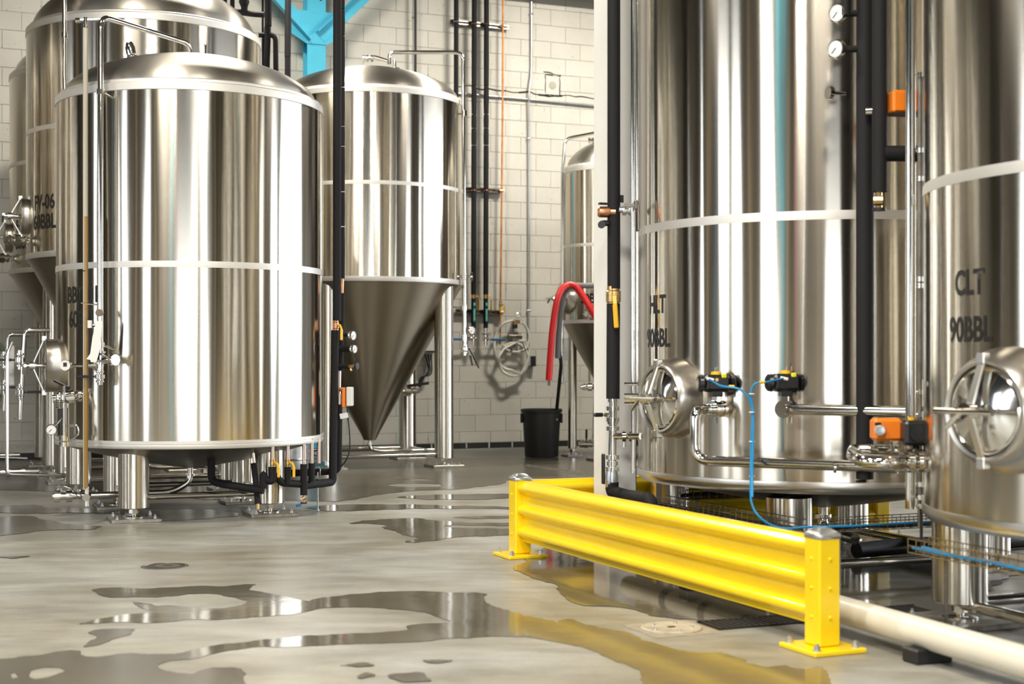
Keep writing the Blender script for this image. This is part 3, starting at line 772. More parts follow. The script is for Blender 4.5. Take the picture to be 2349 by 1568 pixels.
# spray pipe of FV-06, standing before its shell
q = az(C_, .985 + .09, -124, 0); qx = P(148, 300, q.y).x
m = MB(); m.tube([Vector((qx, q.y, 5.2)), Vector((qx, q.y, 1.4))], .019, 14); so = m.build('spray_pipe', 'steel_polished', fvc)
for z in (3.72, 2.2):
    b = MB(); w = Vector((qx, q.y, z)); b.lathe([(.018, -.02), (.028, -.018), (.028, .018), (.018, .02)], w, Z, 16); b.cyl(w, w + (C_ + Z * z - w).normalized() * .12 + U * .03, .009, n=8); b.build('pipe_bracket', 'steel_polished', so)
# crown pipework and spray pipe of the wall fermenter
tp = P(893, 148, 14.75); m = MB(); ex = P(1062, 120, 14.75)
m.tube([tp, P(893, 120, 14.75), ex, P(1066, 815, 14.75)], .020, 14, fil=.09); so = m.build('spray_pipe', 'steel_polished', fvb)
for y, r in ((260, .024), (634, .026), (706, .026), (775, .026)):
    b = MB(); w = P(1065, y, 14.75); b.lathe([(.018, -.03), (.03, -.028), (.03, .028), (.018, .03)], w, Z, 16)
    if y == 260: b.cyl(w, w + Vector((-.16, .06, -.01)), .009, n=8)
    if y == 634: b.tube([w + Vector((-.06, 0, 0)), w + Vector((.08, 0, 0))], .012, 10); b.lathe([(0, -.012), (.045, -.012), (.045, .012), (0, .012)], w + Vector((.075, 0, 0)), Vector((1, 0, 0)), 18)
    if y == 706: b.tube([w, w + Vector((-.12, .02, .01))], .009, 8)
    if y == 775: b.tube([w, w + Vector((.06, 0, 0))], .012, 10)
    b.build('pipe_bracket', 'steel_polished', so)
gauge(fvb, P(1082, 757, 14.75) , Vector((.6, -.8, 0)), .042)
clamp_valve(fvb, P(1066, 800, 14.75), Z, .024, .12, lever=(.10, -.02, -.20))
m = MB(); m.tube([P(1078, 815, 14.74), P(1083, 838, 14.74)], .013, 8); m.build('spout', 'steel_polished', fvb)
q = P(905, 150, 14.6)
m = MB(); m.lathe([(0, -.04), (.06, -.04), (.06, -.03), (.016, -.025), (.014, .06), (0, .06)], q, Z, 16); m.build('lifting_stud', 'steel_polished', fvb)
m = MB(); m.tube([P(890, 140, 14.9), P(858, 130, 14.9), P(838, 135, 14.9)], .018, 10, fil=.03)
for px in (835, 843, 853): m.lathe([(0, -.012), (.034, -.012), (.034, .012), (0, .012)], P(px, 134, 14.9), Vector((1, 0, .1)), 14)
m.build('relief_valve', 'steel_polished', fvb)
q = P(935, 895, 15.3); clamp_valve(fvb, q, Vector((1, .2, 0)), .042, .26, lever=(.22, 0, .03))
m = MB(); m.tube([q + Vector((-.1, 0, 0)), q + Vector((-.16, -.05, .1)), q + Vector((-.22, -.1, .25))], .03, 12, fil=.05); m.build('racking_elbow', 'steel_polished', fvb)

# ---------------------------------------------------------------- small fermenter half hidden by the white column
E_ = Vector((1.13, 16.0, 0)); RE = .56
fve = thing('conical_fermenter', 'small stainless conical fermenter draped with a red hose beside the black bin', 'tank', E_)
shell(fve, E_, RE, 1.53, 3.20); ringband(fve, E_, RE, 2.36, .035)
tank_top(fve, E_, RE, 3.24, .34)
MB().lathe([(RE - .03, 1.5), (RE + .005, 1.502), (RE + .005, 1.54), (RE - .01, 1.545)], E_, n=96).build('cone_ring', 'steel_band', fve)
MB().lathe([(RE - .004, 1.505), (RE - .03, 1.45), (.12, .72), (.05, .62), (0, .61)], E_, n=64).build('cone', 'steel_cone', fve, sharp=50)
for d in (-23, 67, 157, 247): leg(fve, az(E_, RE * .86, d, 0), 1.48, .05, .09, .2)
manhole(fve, E_, RE, 202, 1.78, .16, out=.07, bow=.09)
m = MB(); y = 15.75; m.tube([P(1400, 312, y), P(1376, 303, y), P(1296, 318, y), P(1290, 400, y), P(1289, 880, y)], .018, 12, fil=.08); m.build('spray_pipe', 'steel_polished', fve)
m = MB(); m.tube([P(1350, 323, 15.8), P(1385, 318, 15.8)], .016, 10)
for px in (1352, 1360, 1368): m.lathe([(0, -.012), (.03, -.012), (.03, .012), (0, .012)], P(px, 322, 15.8), Vector((1, 0, .1)), 12)
m.build('relief_valve', 'steel_polished', fve)
clamp_valve(fve, P(1352, 720, 15.45), Vector((-.5, -.85, 0)), .035, .14)
clamp_valve(fve, P(1352, 887, 15.6), Vector((1, .2, 0)), .03, .2, lever=(0, 0, .12), lever_mat='steel_polished')
m = MB(); m.tube([P(1375, 905, 15.7), P(1366, 912, 15.7), P(1362, 1020, 15.7), P(1330, 1022, 15.7)], .022, 12, fil=.06); m.build('drain_pipe', 'steel_polished', fve)
clamp_valve(fve, P(1345, 1018, 15.6), Vector((1, 0, 0)), .03, .18, lever=(0, -.02, .10))
lettering('30BBL', E_, RE, 243, 1.72, .10, fve)
m = MB(); m.box(P(1299, 800, 15.7), (.05, .01, .24), bev=.003); m.build('data_card', 'paper', fve)

# ---------------------------------------------------------------- hot and cold liquor tanks
HC = Vector((1.69, 7.75, 0)); CC = Vector((2.66, 5.60, 0)); RH = 1.0
def liquor_tank(label, c, txt, zl, letter_deg, pipes):
    t = thing('liquor_tank', label, 'tank', c)
    shell(t, c, RH, .51, 4.6); ringband(t, c, RH, 1.79, .045)
    MB().lathe([(RH - .05, .455), (RH - .012, .458), (RH + .004, .475), (RH + .008, .495), (RH + .006, .515), (RH - .01, .52)], c, n=128).build('base_ring', 'steel_bar', t)
    tank_top(t, c, RH, 4.645, .4)
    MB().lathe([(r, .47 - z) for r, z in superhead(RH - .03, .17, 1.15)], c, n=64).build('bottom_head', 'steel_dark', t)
    lg = [az(c, .86, d, 0) for d in (-23, 67, 157, 247)]
    for q in lg: leg(t, q, .43, .112, .09, .36)
    for a, b in ((0, 3), (1, 2), (2, 3), (0, 1)): MB().tube([lg[a] + Z * .085, lg[b] + Z * .085], .024, 14).build('cross_tube', 'steel_polished', t)
    lettering(txt, c, RH, letter_deg, zl, .09, t); lettering('90BBL', c, RH, letter_deg, zl - .175, .09, t)
    m = MB(); o = Vector((c[0], c[1], .30)); m.tube([o, o - Z * .12, o - Z * .14 - V * .3], .03, 14, fil=.06); m.lathe([(.028, -.012), (.05, -.012), (.05, .012), (.028, .012)], o - Z * .05, Z, 18); m.build('drain_pipe', 'steel_polished', t)
    return t
hlt = liquor_tank('large stainless tank lettered HLT with two black pneumatic valves on its front', HC, 'HLT', 1.345, 200.5, 1)
clt = liquor_tank('large stainless tank lettered CLT beside the cream drain pipe', CC, 'CLT', 1.345, 197, 1)
manhole(hlt, HC, RH, 210.5, .905, .178, out=.105, bow=.075, flare=1.17)
manhole(clt, CC, RH, 210, .92, .185, out=.15, bow=.075, flare=1.25)

def actuator(t, p, ax, L=.135, col=True):
    """pneumatic valve drive: ribbed black cylinder, end caps, yellow position indicator"""
    ax = ax.normalized(); y = Z.cross(ax)
    b = MB(); b.box(p, (L, .085, .085), (ax, y, Z), bev=.018)
    for s in (-1, 1): b.lathe([(0, 0), (.044, 0), (.040, .018), (.03, .026), (0, .028)], p + ax * (s * L / 2), ax * s, 20)
    b.box(p - Z * .05, (.055, .055, .03), (ax, y, Z), bev=.004)
    a = b.build('actuator', 'plastic_black', t)
    MB().lathe([(0, .04), (.026, .042), (.024, .056), (0, .06)], p, Z, 18).build('indicator_disc', 'yellow_plastic', a)
    MB().lathe([(0, .056), (.006, .056), (.006, .078), (0, .08)], p, Z, 8).build('indicator_pin', 'steel_polished', a)
    MB().box(p + ax * .03 + Z * .036 - y * .035 * (1 if y.y > 0 else -1), (.024, .02, .022), (ax, y, Z), bev=.004).build('indicator_tab', 'lime_plastic', a)
    MB().lathe([(0, 0), (.009, 0), (.009, .012), (0, .012)], p - y * .042 * (1 if y.y > 0 else -1) + Z * .018 - ax * .01, -y * (1 if y.y > 0 else -1), 10).build('air_port', 'brass', a)
    return a
# two outlets with pneumatic butterfly valves; the first turns down and both run right to the manifold
def outlet(px, py, deg_guess):
    d = dirz(deg_guess); return az(HC, RH, deg_guess, P(px, py, 6.9).z), d
s1, d1 = outlet(1655, 938, 229.5); s2, d2 = outlet(1806, 935, 248.5)
for s, d in ((s1, d1), (s2, d2)):
    m = MB(); m.cyl(s - d * .03, s + d * .16, .024, n=16)
    for k in (.035, .105): m.lathe([(0, -.012), (.042, -.012), (.042, .012), (0, .012)], s + d * k, d, 20)
    m.lathe([(0, -.02), (.038, -.02), (.038, .02), (0, .02)], s + d * .07, d, 20); m.box(s + d * .07 + Z * .045, (.03, .03, .04), (d, Z.cross(d), Z)); m.cyl(s + d * .07 - Z * .07, s + d * .07, .008, n=8)
    m.build('pneumatic_valve', 'steel_polished', hlt)
    actuator(hlt, s + d * .07 + Z * .125, Vector((1, .12, 0)))
e1 = s1 + d1 * .17; RUN_Y = 6.52
low = MB(); zlow = P(1700, 1066, RUN_Y).z
low.tube([s1 + d1 * .13, e1 + Vector((-.05, -.03, 0)), Vector((e1.x - .05, e1.y - .03, zlow)), P(2060, 1072, 6.3)], .025, 16, fil=.075)
low.lathe([(.024, -.006), (.028, -.005), (.028, .005), (.024, .006)], P(1915, 1070, 6.38), Vector((1, -.15, 0)), 16); low.build('outlet_pipe', 'steel_polished', hlt)
e2 = s2 + d2 * .15; hi = MB()
hi.tube([s2 + d2 * .1, e2 + Vector((.05, 0, 0)), P(2085, 944, 6.25)], .025, 16, fil=.03); hi.build('outlet_pipe', 'steel_polished', hlt)
# air hoses of the two drives, joined and dropping into the cable tray
ah = thing('air_hose', 'blue pneumatic hose looping from the two black valve drives to the tray', 'hose', P(1725, 1180, 6.6))
a1 = s1 + d1 * .07 + Z * .145 + Vector((-.04, -.05, 0)); a2 = s2 + d2 * .07 + Z * .145 + Vector((-.02, -.05, 0))
j = P(1724, 920, 6.62); j2 = P(1722, 1095, 6.55)
m = MB(); m.tube([a1, P(1655, 886, 6.66), P(1700, 890, 6.62), j, P(1726, 960, 6.62), P(1723, 1020, 6.6), j2, P(1722, 1150, 6.5), P(1735, 1180, 6.46), P(1765, 1204, 6.45), P(1800, 1213, 6.45), P(1850, 1208, 6.46), P(1960, 1206, 6.5), P(2130, 1196, 6.6)], .0052, 8, fil=.05)
m.build('long_tube', 'blue_tube', ah)
m = MB(); m.tube([a2, P(1760, 876, 6.6), P(1728, 878, 6.6), P(1722, 905, 6.61), P(1728, 940, 6.61), P(1728, 1000, 6.59), j2 + Vector((.008, 0, 0)), P(1726, 1140, 6.5)], .0052, 8, fil=.05); m.build('short_tube', 'blue_tube', ah)
for y in (903, 945, 1012, 1092):
    m = MB(); q = P(1725, y, 6.605); m.torus(q, Z, .012, .003, 14, 6); m.build('cable_tie', 'white_plastic', ah)
for q in (P(1672, 886, 6.65), P(1742, 876, 6.6)): MB().tube([q, q + Vector((.025, 0, 0))], .0075, 8).build('tube_marker', 'yellow_plastic', ah)
for q in (a1, a2): MB().tube([q + Vector((-.012, .006, .004)), q + Vector((.022, -.002, -.004))], .008, 8).build('push_fitting', 'white_plastic', ah)

# ---------------------------------------------------------------- insulated pipe beside the white column, with its valve stack
def sleeve(mb, pts, r, n=18, fil=0.0): mb.tube(pts, r, n, fil=fil); return mb
def ball_valve(t, p, ax, r, handle_vec, off, mat='brass', hmat='yellow_plastic', L=.11):
    p = Vector(p); b = MB(); b.lathe([(0, -L / 2), (r, -L / 2), (r, -L * .3), (r * 1.18, -L * .25), (r * 1.18, L * .25), (r, L * .3), (r, L / 2), (0, L / 2)], p, ax, 12)
    v = b.build('ball_valve', mat, t)
    off = Vector(off); hv = Vector(handle_vec); h = MB(); h.cyl(p, p + off * 1.0, .009, n=8)
    A = p + off; B = A + hv * .25 + off * .25; C = A + hv
    w = hv.cross(off).normalized()
    h.box((A + B) / 2, ((B - A).length, .02, .006), ((B - A).normalized(), w, (B - A).normalized().cross(w)))
    h.box((B + C) / 2, ((C - B).length, .026, .014), ((C - B).normalized(), w, (C - B).normalized().cross(w)), bev=.005)
    h.build('valve_handle', hmat, v)
    return v
pb = P(1407, 900, 7.62); pb.z = 0
ip = thing('insulated_pipe', 'black foam insulated pipe with brass valve and steel stack before the white column', 'pipe', pb)
def at(px, y, Y=7.62): return P(px, y, Y)
MB().cyl(at(1408, -260), at(1408, 662), .0345, n=20).build('foam_sleeve', 'foam_black', ip)
ball_valve(ip, at(1407, 680), Z, .034, Vector((.012, -.01, -.17)), Vector((.0, -.06, 0)))
MB().cyl(at(1407, 696), at(1406, 914), .036, n=20).build('foam_sleeve', 'foam_black', ip)
m = MB(); m.cyl(at(1406, 912), at(1404, 1085), .022, n=16)
for y, r in ((917, .026), (936, .036), (962, .036), (968, .03), (982, .036), (1048, .036), (1062, .03), (1075, .036)):
    m.lathe([(0, -.011), (r, -.011), (r, .011), (0, .011)], at(1405, y), Z, 20)
m.build('steel_stack', 'steel_polished', ip)
m = MB(); m.tube([at(1405, 1000), at(1445, 1000, 7.55), at(1470, 1000, 7.5)], .018, 14)
for px in (1432, 1448): m.lathe([(0, -.01), (.034, -.01), (.034, .01), (0, .01)], at(px, 1000, 7.57), Vector((1, -.1, 0)), 18)
m.lathe([(0, -.03), (.012, -.03), (.012, .0), (0, 0)], at(1432, 1012, 7.56), Z, 8); m.build('branch_tee', 'steel_polished', ip)
m = MB(); m.cyl(at(1400, 952), at(1385, 951), .012, n=10); m.build('cock_body', 'steel_polished', ip)
m = MB(); m.box(at(1373, 951), (.055, .02, .022), bev=.006); m.build('cock_handle', 'plastic_black', ip)
m = MB(); m.box(at(1384, 1075, 7.5), (.012, .03, .16), bev=.004); m.build('lever', 'plastic_black', ip)
m = MB(); m.lathe([(0, -.05), (.034, -.05), (.036, .0), (.03, .045), (0, .045)], at(1403, 1096), Z, 18); m.build('tape_wrap', 'galvanised', ip)
m = MB(); m.tube([at(1404, 1105), at(1404, 1128), P(1440, 1138, 7.5), P(1490, 1146, 7.2), P(1494, 1158, 7.18), P(1496, 1228, 7.15)], .036, 18, fil=.05); m.build('foam_sleeve', 'foam_black', ip)
m = MB(); q = at(1388, 486, 7.6); m.lathe([(0, -.035), (.02, -.03), (.03, -.01), (.03, .03), (.022, .04), (0, .04)], q, Vector((-1, 0, 0)), 16); m.tube([q, at(1412, 486, 7.6)], .018, 10); m.build('check_valve', 'copper', ip)
m = MB(); m.box(at(1386, 512, 7.6), (.045, .05, .03), bev=.008); m.lathe([(0, -.01), (.02, -.01), (.02, .01), (0, .01)], at(1380, 515, 7.56), Vector((0, -1, 0)), 12); m.box(at(1383, 467, 7.6), (.05, .02, .012), bev=.003); m.build('valve_knob', 'plastic_black', ip)
m = MB(); m.tube([at(1420, 480, 7.6), at(1440, 484, 7.6), at(1462, 484, 7.58)], .016, 12)
for px in (1432, 1446): m.lathe([(0, -.01), (.026, -.01), (.026, .01), (0, .01)], at(px, 483, 7.6), Vector((1, 0, 0)), 14)
m.build('bypass_pipe', 'galvanised', ip)
m = MB(); m.box(at(1426, 456, 7.58), (.018, .012, .04)); m.build('bypass_handle', 'plastic_black', ip)
# slim steel tubes between that column and the tank: level gauge of the HLT
lv = thing('level_gauge', 'pair of slim polished steel tubes standing against the HLT tank edge', 'gauge', P(1447, 1090, 7.5) * Vector((1, 1, 0)))
for px, r, y1 in ((1452, .012, 1085), (1462, .008, 1005)):
    m = MB(); m.tube([P(px, -260, 7.55), P(px, y1, 7.55)], r, 12); m.build('gauge_tube', 'steel_polished', lv)
for y in (880, 905, 925, 470): MB().tube([P(1434, y, 7.55), P(1464, y, 7.5)], .010, 8).build('tube_bracket', 'steel_polished', lv)
m = MB(); m.box(P(1463, 500, 7.5), (.012, .03, .14), bev=.004); m.box(P(1460, 470, 7.5), (.02, .02, .05), bev=.004); m.build('shutoff_handle', 'steel_dark', lv)

# ---------------------------------------------------------------- black riser and pipework between the two liquor tanks
rp = P(1985, 1000, 6.42); rp.z = 0
rs = thing('insulated_riser', 'thick black foam insulated riser with round gauges before the HLT tank', 'pipe', rp)
MB().cyl(P(1984, -300, 6.42), P(1984, 1098, 6.42), .0395, n=22).build('foam_sleeve', 'foam_black', rs)
m = MB(); m.cyl(P(1978, 1080, 6.42), P(1978, 1100, 6.42), .014, n=10); m.build('drain_cock', 'brass', rs)
m = MB(); m.box(P(1975, 1103, 6.40), (.05, .02, .012), bev=.004); m.build('cock_handle', 'plastic_black', rs)
for (gx, gy, fx) in ((1921, 30, -1), (1918, 112, -1)):
    g = P(gx, gy, 6.42); MB().cyl(g + Vector((.02, 0, -.005)), P(1970, gy, 6.42), .016, n=12).build('gauge_stub', 'foam_black', rs)
    gauge(rs, g, Vector((-.75, -.66, 0)), .043)
MB().cyl(P(1940, 35, 6.4), P(1940, 35, 6.4) + Z * .25, .02, n=12).build('riser_branch', 'foam_black', rs)
g = P(1908, 213, 6.5); m = MB(); m.lathe([(0, -.02), (.03, -.02), (.03, 0), (.01, .004), (.008, .07), (0, .07)], g, Vector((1, .3, 0)), 14); m.build('thermowell', 'steel_polished', rs)
MB().cyl(P(2018, -300, 6.30), P(2018, 440, 6.30), .0335, n=20).build('foam_sleeve', 'foam_black', rs)
m = MB(); m.cyl(P(2017, 438, 6.3), P(2017, 480, 6.3), .013, n=10); m.lathe([(0, -.02), (.021, -.02), (.021, .02), (0, .02)], P(2014, 460, 6.28), Vector((1, -.2, 0)), 8); m.build('hose_bib', 'brass', rs)
m = MB(); m.lathe([(0, -.006), (.03, -.006), (.03, .006), (0, .006)], P(2017, 480, 6.3), Z, 16); m.build('bib_wheel', 'rubber_black', rs)
MB().cyl(P(2026, 352, 6.3), P(2172, 352, 6.3), .0355, n=20).build('foam_sleeve', 'foam_black', rs)
m = MB(); m.lathe([(0, -.016), (.02, -.016), (.02, .016), (0, .016)], P(1995, 255, 6.35), Vector((1, -.3, 0)), 12); m.build('pipe_plug', 'steel_polished', rs)
# stainless transfer main with its orange electric valve drives
tm = thing('transfer_main', 'upright polished steel main with orange valve drives between the liquor tanks', 'pipe', P(2089, 1100, 6.1) * Vector((1, 1, 0)))
MB().tube([P(2089, -300, 6.1), P(2088, 1166, 6.1)], .0215, 18).build('main_tube', 'steel_polished', tm)
m = MB(); m.tube([P(1956, 1044, 5.95), P(1975, 1056, 5.8), P(2040, 1062, 5.75), P(2100, 1058, 5.9), P(2150, 1057, 6.0)], .027, 16, fil=.1)
m.tube([P(1956, 1036, 6.0), P(1958, 1030, 6.1), P(1990, 1030, 6.25), P(2060, 1032, 6.25)], .024, 14, fil=.05)
for px in (2062, 2085, 2108): m.lathe([(0, -.012), (.046, -.012), (.046, .012), (0, .012)], P(px, 1058, 5.85), Vector((1, .1, 0)), 20)
m.build('cross_pipe', 'steel_polished', tm)
m = MB(); m.box(P(2032, 984, 6.05), (.12, .09, .095), (Vector((1, 0, 0)), Vector((0, 1, 0)), Z), bev=.012); d = m.build('valve_drive', 'orange_plastic', tm)
m = MB(); m.lathe([(0, 0), (.024, 0), (.022, .016), (.014, .018), (0, .018)], P(2019, 986, 6.0), Vector((-.3, -1, 0)), 20); m.build('drive_knob', 'galvanised', d)
m = MB(); m.box(P(2014, 972, 5.99), (.03, .008, .012), bev=.002); m.build('drive_window', 'lcd_dark', d)
m = MB(); m.box(P(2067, 985, 6.02), (.02, .09, .07), (Vector((1, 0, 0)), Vector((0, 1, 0)), Z), bev=.004); m.build('drive_plate', 'galvanised', d)
m = MB(); m.cyl(P(2044, 1005, 6.03), P(2048, 1040, 6.0), .008, n=8); m.build('drive_stem', 'steel_polished', d)
m = MB(); m.box(P(2100, 992, 5.95), (.11, .09, .105), (Vector((1, 0, 0)), Vector((0, 1, 0)), Z), bev=.014); m.lathe([(0, 0), (.036, 0), (.033, .014), (0, .016)], P(2104, 994, 5.91), Vector((0, -1, 0)), 20); d = m.build('valve_drive', 'plastic_black', tm)
m = MB(); m.lathe([(0, -.006), (.016, -.006), (.016, .006), (0, .006)], P(2091, 960, 5.95), Z, 14); m.build('indicator_disc', 'yellow_plastic', d)
m = MB(); m.cyl(P(2100, 1022, 5.95), P(2100, 1058, 5.9), .016, n=10); m.box(P(2100, 1038, 5.94), (.06, .05, .03), bev=.004); m.build('drive_bracket', 'steel_dark', d)
m = MB(); m.box(P(2083, 236, 6.3), (.17, .09, .10), (Vector((1, .1, 0)).normalized(), Vector((-.1, 1, 0)).normalized(), Z), bev=.01); d = m.build('valve_drive', 'orange_plastic', tm)
m = MB(); m.box(P(2083, 263, 6.3), (.165, .086, .006), (Vector((1, .1, 0)).normalized(), Vector((-.1, 1, 0)).normalized(), Z)); m.build('drive_gasket', 'rubber_black', d)
m = MB(); m.box(P(2134, 990, 6.15), (.014, .05, .11), bev=.003); m.build('warning_tag', 'orange_plastic', tm)
# glass level tube of the CLT
lg = thing('level_gauge', 'slim glass level tube with steel fittings standing beside the CLT tank', 'gauge', P(2112, 1100, 5.95) * Vector((1, 1, 0)))
MB().tube([P(2120, -300, 5.98), P(2120, 870, 5.98)], .009, 12).build('glass_tube', 'tube_clear', lg)
MB().tube([P(2110, 172, 5.96), P(2110, 1210, 5.96)], .0095, 12).build('steel_tube', 'steel_dark', lg)
for y in (172, 345, 410, 640, 655, 898, 950, 1110, 1140, 1160):
    m = MB(); q = P(2113, y, 5.95); m.tube([q - Vector((.022, 0, 0)), q + Vector((.03, 0, 0))], .006, 8); m.lathe([(0, -.01), (.017, -.01), (.017, .01), (0, .01)], q, Z, 12); m.build('tube_fitting', 'steel_polished', lg)
MB().tube([P(2113, 1150, 5.95), P(2114, 1255, 5.95)], .007, 8).build('sensor_cable', 'rubber_black', lg)
m = MB(); m.lathe([(0, -.06), (.017, -.06), (.017, .05), (.03, .052), (.03, .07), (0, .072)], P(2143, 915, 5.7), Z, 16); m.tube([P(2143, 935, 5.7), P(2120, 937, 5.95)], .012, 10); m.build('gauge_cock', 'steel_polished', lg)

# ================================================================ YELLOW GUARD RAILS
PA, PB = Vector((.045, 7.97, 0)), Vector((1.178, 5.40, 0))
RD = (PB - PA).normalized(); RN = Vector((RD.y, -RD.x, 0))        # along the front rail, and its face towards the camera side
if RN.x > 0: RN = -RN
PC = PA + U * 2.42
POSTB = shared(MB().lathe([(0, 0), (.007, 0), (.007, .003), (.004, .006), (0, .007)], n=10), 'rivet', 'yellow_paint')
ANCH = shared(MB().lathe([(0, -.004), (.018, -.004), (.018, .003), (.0125, .004), (.0125, .016), (.008, .017), (.008, .023), (0, .024)], n=6), 'anchor_bolt', 'galvanised')
def post(t, p, ax, ay):
    h, w = .43, .098
    q = MB().box(p + Z * (h / 2 + .01), (w, w, h - .02), (ax, ay, Z), bev=.007).build('post', 'yellow_paint', t)
    c = MB(); c.box(p + Z * (h + .004), (w + .006, w + .006, .026), (ax, ay, Z), bev=.007)
    k = w / 2 - .004
    c.add([p + ax * (a * k) + ay * (b * k) + Z * (h + .015) for a, b in ((-1, -1), (1, -1), (1, 1), (-1, 1))] + [p + ax * (a * k * .5) + ay * (b * k * .5) + Z * (h + .034) for a, b in ((-1, -1), (1, -1), (1, 1), (-1, 1))],
          [(0, 1, 5, 4), (1, 2, 6, 5), (2, 3, 7, 6), (3, 0, 4, 7), (4, 5, 6, 7)])
    c.build('cap', 'galvanised', q, sharp=50)
    MB().box(p + Z * .0095, (.235, .235, .019), (ax, ay, Z), bev=.004).build('base_plate', 'yellow_paint', q)
    for a in (-1, 1):
        for b in (-1, 1): inst(ANCH, 'anchor_bolt', p + ax * (a * .088) + ay * (b * .088) + Z * .022, q)
    for fx, f in ((ax, 1), (ax, -1), (ay, 1), (ay, -1)):
        for z in (.13, .24, .35):
            o = inst(POSTB, 'rivet', p + fx * (f * w / 2) + Z * z, q); o.rotation_mode = 'QUATERNION'; o.rotation_quaternion = (fx * f).to_track_quat('Z', 'Y')
def rail_panel(t, a, b, face):
    """corrugated steel plank with three rounded ribs"""
    prof = []
    z0, z1 = .085, .425
    prof.append((-.012, z0)); prof.append((.004, z0 + .004))
    for zc in (.140, .262, .385):
        for k, (dz, o) in enumerate(((-.036, .004), (-.026, .012), (-.018, .030), (-.008, .037), (.008, .037), (.018, .030), (.026, .012), (.036, .004))): prof.append((o, zc + dz))
    prof.append((.004, z1)); prof.append((-.012, z1 + .002))
    back = [(o - .004, z) for o, z in prof][::-1]
    m = MB(); m.prism(prof + back, a, face, Z, b - a); return m.build('rail_panel', 'yellow_paint', t, sharp=55)
gr = thing('guard_rail', 'yellow corrugated guard rail on two capped posts along the wet floor', 'guard rail', (PA + PB) / 2)
post(gr, PA, RD, RN); post(gr, PB, RD, RN); rail_panel(gr, PA + RD * .03, PB - RD * .045, RN)
gr2 = thing('guard_rail', 'yellow guard rail behind the white column, running away under the HLT tank', 'guard rail', (PA + PC) / 2)
post(gr2, PC, U, V); rail_panel(gr2, PA + U * .052, PC - U * .045, -V)

# cream drain pipe lying along the inside of the front rail
pv0, pv1 = Vector((1.318, 5.70, .10)), Vector((1.70, 4.70, .10)); pd = (pv1 - pv0).normalized()
pv = thing('drain_pipe', 'thick cream plastic drain pipe lying along the floor inside the guard rail', 'pipe', pv0 * Vector((1, 1, 0)))
MB().tube([pv0 - pd * 1.95, pv1 + pd * 1.6], .055, 24).build('pipe_barrel', 'pvc_cream', pv)
for s in (-1.5, -1.1, -.72, -.6): MB().tube([pv0 + pd * s, pv0 + pd * (s + .06)], .060, 24).build('coupling', 'rubber_black', pv)
for s in (-1.2, .55, 1.75): MB().box(pv0 + pd * s - Z * .072, (.09, .16, .055), (pd, pd.cross(Z), Z), bev=.006).build('support_block', 'rubber_black', pv)

# ---------------------------------------------------------------- wire cable trays with their cables
def wire_tray(label, p0, p1, cables, mat='steel_dark', w=.10, h=.055, hang=True):
    t = thing('cable_tray', label, 'cable tray', (p0 + p1) / 2)
    d = (p1 - p0).normalized(); s = d.cross(Z).normalized(); L = (p1 - p0).length
    m = MB()
    for o, z in ((-w / 2, h), (w / 2, h), (-w / 2, h * .5), (w / 2, h * .5), (-w / 2, 0), (0, 0), (w / 2, 0)): m.tube([p0 + s * o + Z * z, p1 + s * o + Z * z], .0024, 5)
    for k in range(int(L / .05) + 1):
        q = p0 + d * (k * .05); m.tube([q - s * w / 2 + Z * h, q - s * w / 2, q + s * w / 2, q + s * w / 2 + Z * h], .0022, 5)
    m.build('wire_basket', mat, t)
    for i, (cm, r, o) in enumerate(cables):
        pts = []
        for k in range(int(L / .2) + 2):
            f = min(1, k * .2 / L); pts.append(p0.lerp(p1, f) + s * (o + random.uniform(-.01, .01)) + Z * (r + .004 + random.uniform(0, .008)))
        MB().tube(pts, r, 8).build('cable', cm, t)
    for f in (.12, .88):
        q = p0.lerp(p1, f); MB().tube([q - Z * .002, Vector((q.x, q.y, 0))], .008, 8).build('stand', 'steel_dark', t)
    return t
tz = .30
wire_tray('wire basket cable tray running beside the front guard rail', Vector((.80, 7.80, tz)), Vector((1.33, 6.62, tz)), [('rubber_black', .006, .02), ('rubber_black', .005, -.02)])
wire_tray('wire basket cable tray crossing under the HLT tank with blue hose', Vector((1.43, 6.63, tz)), Vector((2.30, 6.98, tz)), [('blue_tube', .006, .0), ('rubber_black', .008, .03)])
wire_tray('wire basket cable tray along the rear guard rail', Vector((.95, 7.98, tz + .02)), Vector((1.72, 8.29, tz + .02)), [('rubber_black', .011, .0)])
wire_tray('wire basket cable tray carrying blue hose past the CLT tank leg', Vector((1.60, 5.60, .345)), Vector((2.12, 4.32, .345)), [('blue_tube', .006, .02), ('blue_tube', .006, -.01)], mat='brass_dull')
bh = MB(); bh.tube([Vector((1.9, 7.85, .05)), Vector((2.3, 8.08, .05)), Vector((2.8, 8.2, .05)), Vector((3.3, 8.5, .05))], .045, 14, fil=.2)
tag(bh.build('floor_hose', 'rubber_black'), 'thick black hose lying on the floor behind the HLT tank leg', 'hose')

